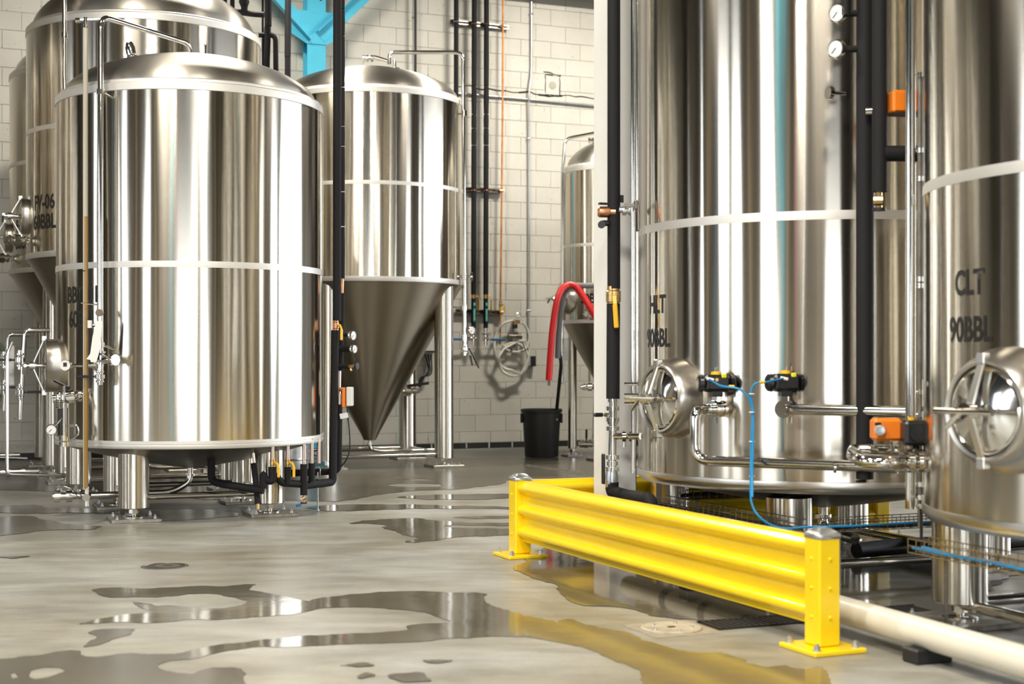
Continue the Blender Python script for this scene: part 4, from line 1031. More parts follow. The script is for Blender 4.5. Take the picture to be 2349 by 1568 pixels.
# ================================================================ GLYCOL PIPEWORK BY THE BRIGHT TANK
g1 = thing('glycol_riser', 'tall black insulated riser in front of the wall fermenter with copper valve joint', 'pipe', P(766, 1100, 10.4) * Vector((1, 1, 0)))
MB().tube([P(774, -280, 10.4), P(773, 735, 10.4)], .0305, 18).build('foam_sleeve', 'foam_black', g1)
ball_valve(g1, P(770, 746, 10.4), Z, .022, Vector((.01, -.01, -.11)), Vector((.035, -.02, 0)), mat='copper', L=.08)
m = MB(); m.tube([P(769, 757, 10.4), P(763, 1105, 10.4), P(697, 1113, 10.08)], .029, 18, fil=.03); m.build('foam_sleeve', 'foam_black', g1)
for (px, y) in ((728, 1108), (723, 1109)): MB().torus(P(px, y, 10.23), Vector((1, .5, 0)), .029, .004, 20, 6).build('clip_band', 'rubber_black', g1)
g2 = thing('glycol_riser', 'black jointed insulation riser carrying gauges and an orange sensor box', 'pipe', P(785, 1000, 10.62) * Vector((1, 1, 0)))
ys = [-280, -100, 22, 82, 200, 290, 336, 440, 520, 640]
for a, b in zip(ys, ys[1:]): MB().tube([P(784, a + 1, 10.62), P(784, (a + b) / 2, 10.62), P(784, b - 2, 10.62)], lambda t: .0225 + .002 * math.sin(PI * t), 14).build('foam_sleeve', 'foam_black', g2)
MB().tube([P(784, 640, 10.62), P(783, 672, 10.62)], .018, 12).build('copper_joint', 'copper', g2)
MB().tube([P(785, 672, 10.62), P(781, 850, 10.62)], .0215, 14).build('foam_sleeve', 'foam_black', g2)
MB().tube([P(779, 850, 10.62), P(778, 905, 10.62)], .012, 10).build('copper_tube', 'pale_copper', g2)
m = MB(); m.tube([P(778, 905, 10.62), P(776, 1080, 10.62), P(640, 1086, 10.62)], .026, 16, fil=.05); m.build('foam_sleeve', 'foam_black', g2)
q = P(809, 769, 10.5); m = MB(); m.tube([P(786, 768, 10.6), P(803, 768, 10.5)], .012, 10); m.build('gauge_stub', 'foam_black', g2); gauge(g2, q, Vector((.85, -.5, 0)), .036)
q = P(812, 800, 10.5); m = MB(); m.tube([P(784, 799, 10.6), P(806, 799, 10.5)], .026, 14); m.build('gauge_stub', 'foam_black', g2); gauge(g2, q, Vector((.85, -.5, 0)), .032)
m = MB(); m.tube([P(781, 840, 10.6), P(800, 840, 10.5)], .018, 12); m.build('gauge_stub', 'foam_black', g2)
m = MB(); m.tube([P(800, 840, 10.5), P(813, 839, 10.45)], .010, 8); m.tube([P(804, 841, 10.5), P(806, 850, 10.48)], .009, 8); vb = m.build('bleed_valve', 'brass', g2)
MB().lathe([(0, -.008), (.026, -.008), (.026, .008), (0, .008)], P(818, 839, 10.43), Vector((.9, -.4, 0)), 14).build('bleed_wheel', 'rubber_black', vb)
X_, Y_ = Vector((1, 0, 0)), Vector((0, 1, 0))
sb = MB().box(P(803, 909, 10.45), (.044, .10, .14), (X_, Y_, Z), bev=.006).build('sensor_box', 'white_plastic', g2)
MB().box(P(790, 911, 10.45), (.026, .09, .145), (X_, Y_, Z), bev=.004).build('coloured_band', 'orange_plastic', sb)
MB().box(P(780, 915, 10.45), (.016, .07, .08), (X_, Y_, Z), bev=.004).build('back_plate', 'white_plastic', sb)
MB().box(P(796, 892, 10.45), (.06, .06, .03), (X_, Y_, Z), bev=.006).build('gland', 'plastic_black', sb)
MB().tube([P(781, 893, 10.6), P(793, 893, 10.47)], .016, 10).build('copper_nipple', 'copper', sb)
MB().tube([P(797, 932, 10.45), P(797, 945, 10.45), P(803, 1000, 10.45), P(802, 1040, 10.45), P(788, 1065, 10.5), P(774, 1074, 10.55)], .005, 8, fil=.08).build('sensor_cable', 'rubber_black', sb)
m = MB(); ax = Vector((1, 0, .2)).normalized(); m.box(P(789, 953, 10.4), (.06, .002, .038), (ax, Y_, ax.cross(Y_) * -1)); m.build('cable_tag', 'paper', sb)
# manifold of copper stubs, valves and sleeves under the tank's edge
gm = thing('glycol_manifold', 'black insulated manifold with yellow handled valves under the bright tank edge', 'pipe', P(660, 1110, 9.85) * Vector((1, 1, 0)))
STUB = [(625, 9.77, 1022, 1053), (660, 9.87, 1020, 1053), (697, 10.0, 1016, 1066), (715, 10.1, 1012, 1064), (731, 10.25, 1008, 1062)]
for px, Y, a, b in STUB: MB().tube([P(px, a - 6, Y), P(px, b, Y)], .013, 12).build('copper_stub', 'pale_copper', gm)
for (px, Y) in ((625, 9.77), (660, 9.87)):
    ball_valve(gm, P(px, 1061, Y), Z, .017, Vector((.012, -.01, -.10)), Vector((.034, -.012, 0)), L=.055)
MB().tube([P(625, 1070, 9.77), P(625, 1105, 9.77), P(606, 1098, 9.75), P(604, 1085, 9.75), P(604, 1120, 9.75)], .027, 16, fil=.03).build('foam_sleeve', 'foam_black', gm)
MB().tube([P(660, 1070, 9.87), P(660, 1108, 9.87)], .023, 16).build('foam_sleeve', 'foam_black', gm)
MB().tube([P(633, 1090, 9.8), P(645, 1107, 9.85), P(690, 1110, 10.0), P(700, 1112, 10.06)], .025, 16, fil=.05).build('foam_sleeve', 'foam_black', gm)
MB().tube([P(697, 1064, 10.0), P(697, 1135, 10.0)], .0255, 16).build('foam_sleeve', 'foam_black', gm)
MB().tube([P(715, 1062, 10.1), P(715, 1104, 10.1)], .024, 16).build('foam_sleeve', 'foam_black', gm)
m = MB(); m.tube([P(697, 1134, 10.0), P(696, 1152, 10.0)], .010, 10); m.lathe([(0, -.012), (.016, -.012), (.016, .012), (0, .012)], P(697, 1142, 10.0), Vector((1, 0, .5)), 10); bv = m.build('drain_cock', 'brass', gm)
MB().lathe([(0, -.005), (.024, -.005), (.024, .005), (0, .005)], P(697, 1153, 10.0), Z, 14).build('cock_wheel', 'rubber_black', bv)
m = MB(); m.box(P(685, 1158, 9.98), (.04, .02, .018), (Vector((1, 0, .35)).normalized(), Y_, Vector((-.35, 0, 1)).normalized()), bev=.004); m.build('cock_handle', 'blue_plastic', bv)
MB().tube([P(485, 1032, 9.9), P(485, 1104, 9.9), P(530, 1113, 9.8), P(604, 1124, 9.75)], .027, 16, fil=.05).build('foam_sleeve', 'foam_black', gm)
MB().tube([P(582, 1062, 9.85), P(592, 1155, 9.8)], .021, 14).build('foam_sleeve', 'foam_black', gm)
MB().tube([P(580, 1034, 9.85), P(583, 1062, 9.85)], .011, 10).build('copper_stub', 'pale_copper', gm)
m = MB(); m.tube([P(591, 1154, 9.8), P(591, 1168, 9.8)], .012, 10); m.build('drain_cock', 'brass', gm)
m = MB(); m.tube([P(729, 1082, 10.35), P(729, 1171, 10.35)], .006, 8); m.lathe([(0, 0), (.012, 0), (.012, .01), (0, .01)], Vector((P(729, 1171, 10.35).x, 10.35, .003)), Z, 10); rd = m.build('support_rod', 'galvanised', gm)
m = MB(); m.torus(P(735, 1084, 10.6), Vector((1, .05, 0)), .028, .005, 20, 6); m.build('rod_clamp', 'galvanised', rd)

# black risers behind the tanks at the upper left
def black_riser(label, Y, parts):
    x0, y0 = parts[0][0][0]
    t = thing('insulated_riser', label, 'pipe', P(x0, y0, Y))
    for pts, r in parts: MB().tube([P(a, b, Y) for a, b in pts], r, 14, fil=.06).build('foam_sleeve', 'foam_black', t)
    return t
black_riser('black insulated riser with a side elbow beside the FV-06 dome', 13.2, [([(616, -250), (615, 60)], .033), ([(614, 62), (611, 155), (611, 700)], .031), ([(594, 80), (632, 80), (633, 170), (633, 700)], .024), ([(602, -200), (603, 170)], .010)])
black_riser('straight black insulated riser beside the turquoise column', 14.0, [([(662, -250), (660, 130)], .031), ([(660, 130), (659, 700)], .029)])
cr = black_riser('black pipe branch with a valve above the FV-06 dome', 12.9, [([(606, 34), (575, 32), (538, 26)], .026), ([(560, 30), (562, -20)], .030), ([(516, -250), (516, 24)], .020), ([(533, -250), (533, 26)], .020)])
MB().lathe([(0, -.05), (.045, -.03), (.055, 0), (.045, .03), (0, .05)], P(560, 4, 12.9), Vector((1, 0, 0)), 16).build('valve_body', 'foam_black', cr)

# ================================================================ PIPES AND FITTINGS ON THE BLOCK WALL
def wp(px, py, off=.13): return wallpt(px, py, off)
def wall_pipe(label, px, y0, y1, r, joints, lab, Lrot):
    t = thing('insulated_wall_pipe', label, 'pipe', wp(px, y1))
    seg = [y0] + joints + [y1]
    dx = lambda y: px - y * .0025
    for a, b in zip(seg, seg[1:]): MB().tube([wp(dx(a), a + 1), wp(dx((a + b) / 2), (a + b) / 2), wp(dx(b), b - 1)], lambda t_: r * (1 + .05 * math.sin(PI * t_)), 16).build('foam_sleeve', 'foam_black', t)
    return t
for px, lab, nm, grp in ((1088, 'HOT WATER', 'black insulated wall pipe with teal label, nearer the fermenter leg', -1), (1116, 'COLD WATER', 'black insulated wall pipe with teal label, nearer the copper pipe', 1)):
    t = wall_pipe(nm, px, -250, 676, .032, [55, 198, 262, 294, 333, 438], lab, 0)
    dx = lambda y: px - y * .0025
    MB().tube([wp(dx(684), 684), wp(dx(700), 752)], .030, 16).build('foam_sleeve', 'foam_black', t)
    ball_valve(t, wp(dx(680), 680), Z, .026, U * .012 - V * .01 - Z * .17, U * .055 - V * .01, L=.09)
    q = wp(dx(700), 722) - V * .031
    ll = MB().box(q, (.028, .004, .165), (U, V, Z)).build('pipe_label', 'teal_label', t)
    flat_text(lab, q - V * .0025 + U * .008 , Z, -U, .015, ll, 'ink_white')
    q2 = wp(dx(700), 698) - V * .031
    l2 = MB().box(q2, (.026, .004, .05), (U, V, Z)).build('pipe_label', 'teal_label', t)
    MB().prism([(-.009, -.004), (.009, -.004), (0, .018)], q2 - V * .0025, U, Z, -V * .001).build('flow_arrow', 'ink_white', l2)
    for s in (55, 437): MB().torus(wp(dx(s), s), Z, .034, .006, 18, 6).build('pipe_clamp', 'copper', t)
    b = MB(); b.tube([wp(dx(740), 748), wp(dx(750), 792)], .016, 12)
    for y, r in ((757, .022), (770, .034), (780, .03), (788, .022)): b.lathe([(0, -.014), (r, -.014), (r, .014), (0, .014)], wp(dx(750), y), Z, 14)
    b.lathe([(0, -.04), (.024, -.04), (.024, .04), (0, .04)], wp(dx(750), 776) , U, 14); b.lathe([(0, -.05), (.012, -.05), (.012, .05), (0, .05)], wp(dx(750), 766, .16), U * .8 - V * .5, 10)
    vb = b.build('tap_body', 'steel_polished', t)
    e = wp(dx(750), 778); h = MB(); h.box(e + U * (grp * .16), (.2, .03, .028), bev=.008); h.build('tap_handle', 'blue_plastic', vb)
    h = MB(); h.tube([e, e + U * (grp * .08)], .012, 8); h.build('tap_stem', 'steel_dark', vb)
t = thing('insulated_wall_pipe', 'black insulated wall pipe ending behind the fermenter dome', 'pipe', wp(1046, 300))
MB().tube([wp(1047, -250), wp(1046, 430)], .030, 14).build('foam_sleeve', 'foam_black', t)
MB().torus(wp(1047, 50), Z, .034, .007, 18, 6).build('pipe_clamp', 'galvanised', t)
t = thing('wall_conduit', 'white conduit and thin black pipe side by side above the fermenter dome', 'pipe', wp(950, 300))
MB().tube([wp(947, -250, .06), wp(948, 400, .06)], .010, 10).build('white_conduit', 'white_plastic', t); MB().tube([wp(953, -250, .10), wp(953, 400, .10)], .016, 10).build('black_conduit', 'rubber_black', t)
MB().tube([wp(944, 40, .08), wp(956, 40, .08)], .008, 8).build('conduit_strap', 'galvanised', t)
# copper line with its small valve
t = thing('copper_line', 'slim orange copper pipe running down the block wall to a yellow valve', 'pipe', wp(1150, 800))
MB().tube([wp(1155, -250, .10), wp(1153, 240, .10), wp(1151, 440, .10), wp(1148, 690, .10)], .012, 12).build('copper_tube', 'copper_orange', t)
MB().tube([wp(1148, 712, .10), wp(1147, 790, .10)], .010, 12).build('copper_tube', 'copper_orange', t)
ball_valve(t, wp(1148, 698, .10), Z, .016, U * .012 - V * .008 - Z * .09, U * .04 - V * .01, L=.09)
MB().tube([wp(1148, 702, .10), wp(1148, 714, .10)], .017, 12).build('yellow_tag', 'yellow_plastic', t)
for y in (60, 437, 715): MB().tube([wp(1151, y, .10) - U * .03, wp(1151, y, .10) + U * .025], .014, 8).build('pipe_clamp', 'copper', t)
# galvanised conduit with a kink, dropping to a junction box
t = thing('wall_conduit', 'slim grey upright conduit with a kink dropping to a dark junction box', 'conduit', wp(1213, 830))
MB().tube([wp(1219, -250, .03), wp(1219, 165, .03), wp(1214, 208, .06), wp(1213, 300, .03), wp(1213, 815, .03)], .012, 12, fil=.1).build('conduit_tube', 'galvanised', t)
MB().box(wp(1221, 828, .05), (.07, .08, .13), bev=.006).build('junction_box', 'rubber_black', t)
MB().box(wp(1213, 828, .06), (.014, .09, .12), bev=.003).build('box_cover', 'galvanised', t)
for y in (32, 318, 712): MB().tube([wp(1213 if y > 200 else 1219, y, .03) - U * .022, wp(1213 if y > 200 else 1219, y, .03) + U * .022], .016, 8).build('conduit_strap', 'galvanised', t)
t = thing('wall_conduit', 'slim horizontal conduit crossing the wall below the crack', 'conduit', wp(1250, 231, .03))
MB().tube([wp(1040, 213, .03), wp(1215, 228, .03), wp(1460, 252, .03)], .014, 12).build('conduit_tube', 'galvanised', t)
# strut channels the pipes are clipped to
def strut(label, x0, y0, x1, y1):
    t = thing('strut_channel', label, 'bracket', (wp(x0, y0, .05) + wp(x1, y1, .05)) / 2, 'pipe brackets on the block wall')
    a, b = wp(x0, y0, .05), wp(x1, y1, .05); L = (b - a).length; d = (b - a).normalized(); up = V.cross(d).normalized() * -1
    m = MB(); c = (a + b) / 2; m.box(c + V * .018, (L, .006, .05), (d, V, up))
    for s in (-1, 1): m.box(c + up * (s * .024), (L, .042, .006), (d, V, up)); m.box(c + up * (s * .018) - V * .02, (L, .005, .014), (d, V, up))
    m.build('channel', 'steel_dark', t)
    k = int(L / .07); m = MB()
    for i in range(k): m.box(a + d * ((i + .5) * L / k) + V * .013, (.03, .006, .016), (d, V, up))
    m.build('channel_slot', 'rubber_black', t)
strut('slotted steel channel clamping the wall pipes near the ceiling', 1034, 50, 1166, 64)
strut('slotted steel channel behind the wall pipes at fermenter band height', 1066, 434, 1152, 438)
strut('slotted steel channel behind the wall pipes at the brass valves', 1046, 713, 1152, 717)

# ---------------------------------------------------------------- coil of white hose with its regulator
t = thing('hose_coil', 'coil of white hose hanging with a pressure regulator on the block wall', 'hose', wp(1185, 870, .1))
def loop(cx, cy, rx, ry, a0, a1, off, n=28): return [wp(cx + rx * math.cos(math.radians(a0 + (a1 - a0) * k / n)), cy + ry * math.sin(math.radians(a0 + (a1 - a0) * k / n)), off + .02 * math.sin(k * .5)) for k in range(n + 1)]
HR = .0155
m = MB(); m.tube([wp(1176, 735, .13)] + loop(1172, 792, 38, 56, 265, 90, .13) [2:] + [wp(1196, 858, .12), wp(1212, 820, .12), wp(1213, 800, .12), wp(1204, 780, .11), wp(1178, 788, .11), wp(1156, 800, .12)] + loop(1178, 826, 34, 36, 210, 30, .14)[2:], HR, 10); m.build('hose', 'hose_white', t)
m = MB(); m.tube([wp(1196, 736, .13), wp(1210, 752, .13), wp(1215, 775, .13), wp(1208, 800, .13), wp(1190, 808, .12), wp(1165, 805, .12), wp(1152, 790, .11)], HR, 10, fil=.08); m.build('hose', 'hose_white', t)
m = MB(); m.tube(loop(1178, 824, 34, 38, -60, 300, .10), HR, 10); m.build('hose', 'hose_white', t)
m = MB(); m.tube([wp(1170, 806, .15), wp(1186, 785, .17), wp(1198, 782, .17), wp(1203, 797, .17), wp(1206, 803, .16), wp(1194, 806, .15)], .0055, 8, fil=.03); m.build('hanger_strap', 'rubber_black', t)
rg = MB(); rg.tube([wp(1176, 736, .13), wp(1198, 740, .13)], .018, 10); rg.box(wp(1186, 736, .13), (.06, .05, .04), bev=.008); rg.lathe([(0, -.05), (.022, -.05), (.022, .04), (0, .04)], wp(1182, 741, .13), Z, 14)
ro = rg.build('regulator', 'brass', t); MB().box(wp(1181, 748, .13), (.06, .05, .05), bev=.006).build('regulator_foot', 'rubber_black', t)
MB().box(wp(1181, 775, .02), (.075, .04, .42), bev=.004).build('mount_board', 'block_paint', t)
gauge(t, wp(1188, 723, .13), -V, .034); gauge(t, wp(1195, 738, .16), U * .4 - V, .026)
b = MB(); b.tube([wp(1168, 771, .1), wp(1195, 770, .1)], .02, 12)
for px in (1168, 1173, 1189, 1194): b.lathe([(0, -.012), (.034, -.012), (.034, .012), (0, .012)], wp(px, 771, .1), U, 14)
b.build('check_valve', 'steel_dark', t)
t = thing('hose_coil', 'pale green hose coil hung on the wall behind the FV-05 fermenter', 'hose', wp(-4, 900, .08))
for k, (rx, ry) in enumerate(((23, 62), (20, 55), (17, 66))): MB().tube(loop(-4, 848 + k * 4, rx, ry, 0, 360, .06 + .03 * k)[:-1], .013, 8, closed=True).build('hose_loop', 'hose_green', t)
# electrical panel with dangling cables
t = thing('electrical_panel', 'pale electrical panel on the wall behind the fermenter leg', 'panel', wp(955, 815, .1))
MB().box(wp(955, 770, .09), (.5, .17, .42), bev=.008).build('cabinet', 'white_plastic', t)
MB().box(wp(955, 806, .1), (.5, .18, .02)).build('lid_gap', 'rubber_black', t)
MB().box(wp(999, 770, .181), (.02, .004, .1)).build('warning_strip', 'lime_plastic', t)
for k in range(3): MB().tube([wp(975 + 7 * k, 812, .1), wp(985 + 3 * k, 850 + 6 * k, .1), wp(970 - 4 * k, 868 - 3 * k, .1), wp(960, 900, .1)], .009, 8, fil=.1).build('cable', 'rubber_black', t)

# ---------------------------------------------------------------- bin, hoses on the small fermenter
bc = Vector((.335, 16.15, 0))
t = thing('waste_bin', 'round black plastic waste bin with two handles against the wall', 'bin', bc)
MB().lathe([(0, .005), (.185, .005), (.19, .02), (.215, .47), (.218, .50), (.232, .505), (.236, .535), (.228, .545), (.212, .54), (.205, .49), (.18, .04), (0, .03)], bc, n=40).build('bin_body', 'bin_black', t)
for s in (-1, 1):
    m = MB(); q = bc + X_ * (s * .225); m.box(q + Z * .44, (.03, .10, .11), (X_, Y_, Z), bev=.01); m.build('handle', 'bin_black', t)
MB().lathe([(0, 0), (.012, 0), (.012, .006), (0, .008)], bc + Vector((.17, -.15, .43)), Vector((.7, -.7, 0)), 10).build('rivet', 'galvanised', t)
m = MB(); m.tube([P(1259, 872, 15.1), P(1262, 820, 15.1), P(1268, 745, 15.1), P(1278, 685, 15.1), P(1290, 660, 15.15), P(1306, 651, 15.2), P(1322, 657, 15.2), P(1340, 682, 15.18), P(1358, 712, 15.15), P(1378, 745, 15.15), P(1400, 790, 15.1)], .036, 14, fil=.15)
t = thing('red_hose', 'thick red rubber hose draped over the small fermenter with a bare metal end', 'hose', P(1262, 870, 15.1)); m.build('hose', 'hose_red', t)
m = MB(); m.tube([P(1259, 868, 15.1), P(1259, 884, 15.1)], .016, 10); m.build('hose_tail', 'steel_polished', t)
t = thing('grey_hose', 'grey hose hung over the small fermenter and dropping into the bin', 'hose', P(1278, 900, 15.3))
MB().tube([P(1400, 640, 15.2), P(1366, 656, 15.2), P(1330, 654, 15.22), P(1306, 654, 15.25), P(1292, 672, 15.3), P(1286, 720, 15.35), P(1280, 780, 15.4), P(1279, 820, 15.45)], .030, 14, fil=.12).build('hose', 'hose_grey', t)
MB().tube([P(1281, 800, 15.45), P(1288, 830, 15.5), P(1281, 900, 15.8), P(1276, 950, 16.1), P(1270, 985, 16.15)], .020, 12, fil=.1).build('lower_hose', 'rubber_black', t)
# keg standing behind the bright tank
kc = Vector((-2.02, 12.95, 0)); t = thing('beer_keg', 'small ribbed steel keg standing behind the bright tank leg', 'keg', kc)
MB().lathe([(0, .01), (.155, .01), (.165, .03), (.165, .08), (.172, .10), (.172, .19), (.180, .20), (.172, .21), (.172, .36), (.180, .37), (.172, .38), (.172, .46), (.15, .50), (.15, .55), (.14, .55), (.14, .51), (0, .50)], kc, n=36).build('keg_body', 'galvanised', t)
MB().lathe([(0, .5), (.04, .5), (.04, .53), (0, .535)], kc, n=16).build('keg_spear', 'steel_polished', t)

# ================================================================ FLOOR DRAINS AND WATER
dc = FL(378, 1298); t = thing('floor_drain', 'round open floor drain in the bare concrete', 'drain', dc)
MB().lathe([(.124, -.02), (.124, .002), (.112, .003), (.108, -.0), (.105, -.02)], dc, n=40).build('drain_rim', 'steel_dark', t)
MB().lathe([(0, .0012), (.106, .0012), (.106, -.01), (0, -.01)], dc, n=36).build('dark_disc', 'rubber_black', t)  # flat black disc stands in for the dark inside the open drain
MB().lathe([(.03, .0014), (.05, .0024), (.07, .0014)], dc + Vector((.01, .02, 0)), n=30).build('sump_ring', 'steel_dark', t)
dc = FL(1540, 1443); t = thing('clean_out_cover', 'pale round cleanout cover set in the floor beside a grate', 'drain', dc)
MB().box(dc + Z * .001, (.30, .30, .006)).build('cover_frame', 'drain_pale', t)
MB().lathe([(0, .010), (.112, .010), (.118, .012), (.124, .009), (.124, .002)], dc, n=40).build('cover_disc', 'cover_tan', t)
for k in range(5):
    a = 2 * PI * k / 5; MB().lathe([(0, .009), (.009, .009), (.008, .014), (0, .015)], dc + Vector((.085 * math.cos(a), .085 * math.sin(a), 0)), n=8).build('cover_screw', 'galvanised', t)
MB().box(dc + Z * .011, (.03, .016, .004)).build('lift_slot', 'rubber_black', t)
g0 = dc + U * .17; t = thing('trench_grate', 'dark slotted trench grate running from the round cover under the rail', 'drain', g0 + U * .5)
m = MB()
for s in (-1, 1): m.box(g0 + U * .55 + V * (s * .085) + Z * .003, (1.1, .012, .010))
m.box(g0 + U * .55 - Z * .003, (1.1, .18, .010)); m.build('grate_frame', 'rubber_black', t)
slat = shared(MB().box((0, 0, 0), (.014, .16, .006)), 'grate_bar', 'grate_dark')
for k in range(38): inst(slat, 'grate_bar', g0 + U * (.02 + k * .0285) + Z * .004, t)
a, b = FL(1200, 1066), FL(1400, 1096); t = thing('trench_grate', 'narrow steel slot drain in the floor near the bin', 'drain', (a + b) / 2)
d = (b - a).normalized(); s_ = d.cross(Z)
for o in (-.045, .045): MB().box((a + b) / 2 + s_ * o + Z * .002, ((b - a).length, .018, .008), (d, s_, Z)).build('slot_edge', 'steel_plate', t)
MB().box((a + b) / 2, ((b - a).length, .07, .003), (d, s_, Z)).build('slot_bed', 'rubber_black', t)

def z1(l): return [(x / 1.9575, y / 1.9575 + 1150) for x, y in l]
def z7(l): return [(x / 2.61 + 1100, y / 2.61 + 1050) for x, y in l]
def ragged(poly, amp=.022, step=.02):
    """outline on the floor, its edges broken into small irregular steps"""
    pts = [FL(x, max(y, 1050)) for x, y in poly]; out = []
    for _ in range(2): pts = [w for p, q in zip(pts, pts[1:] + pts[:1]) for w in (p.lerp(q, .14), p.lerp(q, .86))]
    for p, q in zip(pts, pts[1:] + pts[:1]):
        L = (q - p).length; n = max(1, min(60, int(L / step))); nr = Vector((-(q - p).y, (q - p).x, 0)).normalized() if L > 0 else Vector()
        for k in range(n):
            w = p.lerp(q, k / n); s = amp * (math.sin(w.x * 31 + w.y * 17) * .5 + math.sin(w.x * 11.3 - w.y * 13.7) * .7 + prnd.uniform(-.3, .3)) * (1 if n > 1 else .3)
            out.append(w + nr * s)
    return out
ZW = [.0016]
prnd = random.Random(11)
def puddle(label, outline, holes=(), grp=None, amp=.022, mat='shallow_water'):
    ZW[0] += .00012
    loops = [ragged(outline, amp)] + [ragged(h, amp * .6) for h in holes]
    vs, es = [], []
    for l in loops:
        b = len(vs); vs += [Vector((v.x, v.y)) for v in l]; es += [(b + i, b + (i + 1) % len(l)) for i in range(len(l))]
    ov, _, tris, _, _, _ = delaunay_2d_cdt(vs, es, [], 5, 1e-5)       # fills the outline, leaves the dry islands open
    def inside(c, l):
        k = False
        for p, q in zip(l, l[1:] + l[:1]):
            if (p.y > c.y) != (q.y > c.y) and c.x < (q.x - p.x) * (c.y - p.y) / (q.y - p.y) + p.x: k = not k
        return k
    tris = [t for t in tris if not any(inside((ov[t[0]] + ov[t[1]] + ov[t[2]]) / 3, h) for h in loops[1:])]
    m = MB(); m.add([Vector((v.x, v.y, ZW[0])) for v in ov], [tuple(t) for t in tris])
    o = m.build('puddle', mat)
    for p in o.data.polygons:
        p.use_smooth = False
    if o.data.polygons and sum(p.normal.z for p in o.data.polygons) < 0: o.data.flip_normals()
    tag(o, label, 'puddle', grp)
    return o
loop_out = z1([(405, 397), (450, 388), (560, 385), (640, 391), (760, 386), (860, 380), (1000, 382), (1080, 374), (1160, 370), (1110, 398), (1200, 412), (1300, 428), (1390, 450), (1440, 432), (1530, 424), (1650, 412), (1760, 405), (1860, 402), (1980, 405), (2100, 410), (2175, 412), (2165, 430), (2215, 468), (2290, 495)]) \
  + z7([(150, 905), (250, 935), (330, 952), (400, 968), (470, 988), (530, 960), (600, 985), (700, 1008), (790, 1030), (880, 1040), (960, 1075), (1060, 1110), (1180, 1150), (1340, 1165), (1440, 1163), (1530, 1190), (1600, 1232), (1720, 1255), (1830, 1238), (1900, 1262), (2050, 1247), (2085, 1300), (2100, 1420), (1000, 1420), (985, 1340), (960, 1290), (900, 1250), (780, 1200), (640, 1140), (480, 1105), (300, 1075), (150, 1070)]) \
  + z1([(2270, 605), (2000, 615), (1880, 630), (1600, 640), (1300, 655), (1170, 650), (1000, 672), (900, 700), (830, 712), (830, 676), (850, 670), (1000, 640), (1100, 632), (1280, 612), (1500, 598), (1830, 580), (1820, 556), (2040, 541), (1960, 516), (1850, 490), (1700, 476), (1480, 476), (1390, 492), (1300, 510), (1200, 516), (1080, 526), (950, 533), (830, 530), (700, 546), (560, 540), (440, 548), (340, 552), (440, 526), (560, 506), (690, 494), (600, 462), (585, 448), (640, 455), (700, 470), (760, 465), (860, 476), (960, 480), (1060, 472), (1110, 455), (1060, 432), (980, 415), (880, 415), (780, 425), (700, 432), (600, 428), (500, 433), (440, 418)])
puddle('long looping puddle mirroring the tanks and the yellow rail', loop_out, amp=.014)
puddle('broad damp patch joining the tail of the long looping puddle', z1([(835, 708), (760, 716), (700, 742), (800, 770), (870, 775), (950, 745), (1060, 745), (1110, 775), (1130, 880), (-60, 880), (-60, 712), (60, 705), (180, 690), (330, 665), (390, 700), (560, 680), (780, 686), (840, 676)]), [z1([(135, 760), (200, 744), (270, 747), (295, 760), (220, 788), (150, 800)]), z1([(45, 775), (70, 768), (80, 790), (55, 795)])], amp=.014, mat='damp_concrete')
puddle('small ragged puddle beside the long looping puddle', z1([(440, 575), (520, 570), (610, 572), (590, 600), (500, 620), (440, 645), (370, 656), (400, 625), (440, 605), (390, 590)]), amp=.012, mat='damp_concrete')
puddle('streaky puddle on the floor behind the guard rail end post', z1([(1560, 100), (1640, 85), (1760, 78), (1880, 75), (1960, 85), (2060, 95), (2330, 95), (2330, 108), (2000, 108), (1990, 115), (2100, 122), (2330, 120), (2330, 150), (2050, 158), (1990, 168), (1900, 180), (1815, 184), (1870, 165), (1780, 140), (1730, 120), (1740, 108), (1650, 98)]))
puddle('thin wet streak beside the guard rail end post', z1([(2010, 72), (2100, 66), (2330, 64), (2330, 74), (2120, 78)]))
puddle('wet band on the floor left of the bright tank feet', z1([(-60, 75), (100, 62), (200, 80), (330, 105), (470, 112), (430, 125), (200, 130), (100, 145), (-60, 160)]), mat='damp_concrete')
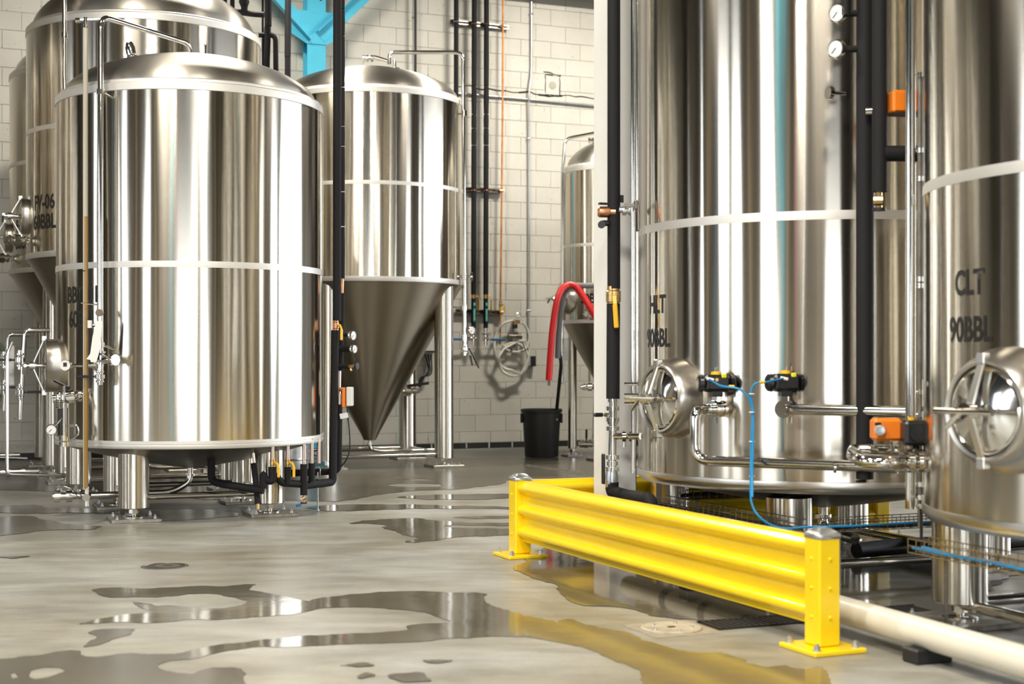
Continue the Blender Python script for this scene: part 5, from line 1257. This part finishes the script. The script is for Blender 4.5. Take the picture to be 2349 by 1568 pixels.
puddle('wet floor spread under the bright tank', z1([(-60, 22), (150, 12), (200, 26), (380, 32), (700, 38), (900, 36), (1060, 50), (1090, 66), (900, 80), (740, 90), (600, 66), (480, 52), (300, 50), (150, 56), (-60, 48)]), mat='damp_concrete')
puddle('wide wet floor stretching from the fermenters to the back wall', [(-40, 1072), (200, 1060), (500, 1052), (800, 1040), (950, 1036), (1150, 1036), (1290, 1040), (1360, 1048), (1400, 1062), (1420, 1092), (1300, 1100), (1180, 1096), (1150, 1110), (1060, 1122), (960, 1124), (860, 1136), (780, 1150), (690, 1148), (560, 1150), (400, 1140), (200, 1130), (-40, 1122)], [[(880, 1112), (920, 1108), (1010, 1110), (1020, 1116), (930, 1118)], [(920, 1100), (960, 1098), (1000, 1100), (960, 1103)], [(400, 1104), (470, 1102), (560, 1106), (480, 1112)]], mat='damp_concrete')
puddle('long thin wet streak ahead of the wide wet floor', [(700, 1162), (760, 1158), (900, 1156), (1050, 1160), (1195, 1162), (1195, 1168), (1000, 1166), (860, 1170), (740, 1172)])
puddle('thin wet streak between the wide wet floor and the long streak', [(900, 1140), (1000, 1134), (1195, 1132), (1195, 1140), (1100, 1146), (980, 1146)])
puddle('deep puddle under the yellow guard rail reaching beneath the liquor tanks', z7([(205, 662), (260, 700), (380, 735), (470, 762), (480, 800), (520, 850), (600, 878), (760, 890), (850, 897), (1000, 930), (1150, 962), (1400, 985), (1560, 972), (1750, 980), (1900, 985)]) + [(1860, 1420), (2060, 1436), (2200, 1415), (2310, 1330), (2280, 1268), (2120, 1258), (1960, 1240), (1780, 1200), (1640, 1182), (1480, 1170), (1330, 1196), (1240, 1255)])
for k, l in enumerate(([(1890, 715), (1960, 712), (2040, 715), (1960, 730)], [(1600, 790), (1640, 768), (1690, 780), (1620, 798)], [(1730, 780), (1900, 765), (1950, 810), (1800, 815)], [(1510, 738), (1640, 722), (1690, 738), (1600, 745)], [(-20, 250), (40, 247), (150, 245), (60, 258)])):
    puddle(('small narrow damp spot before the cleanout cover', 'small round damp spot below the narrow pair', 'largest of the small damp spots on bare concrete', 'long thin damp spot beside the looping puddle', 'thin damp streak far behind the open drain')[k], z1(l), grp='small damp spots on the concrete', amp=.01, mat='damp_concrete')
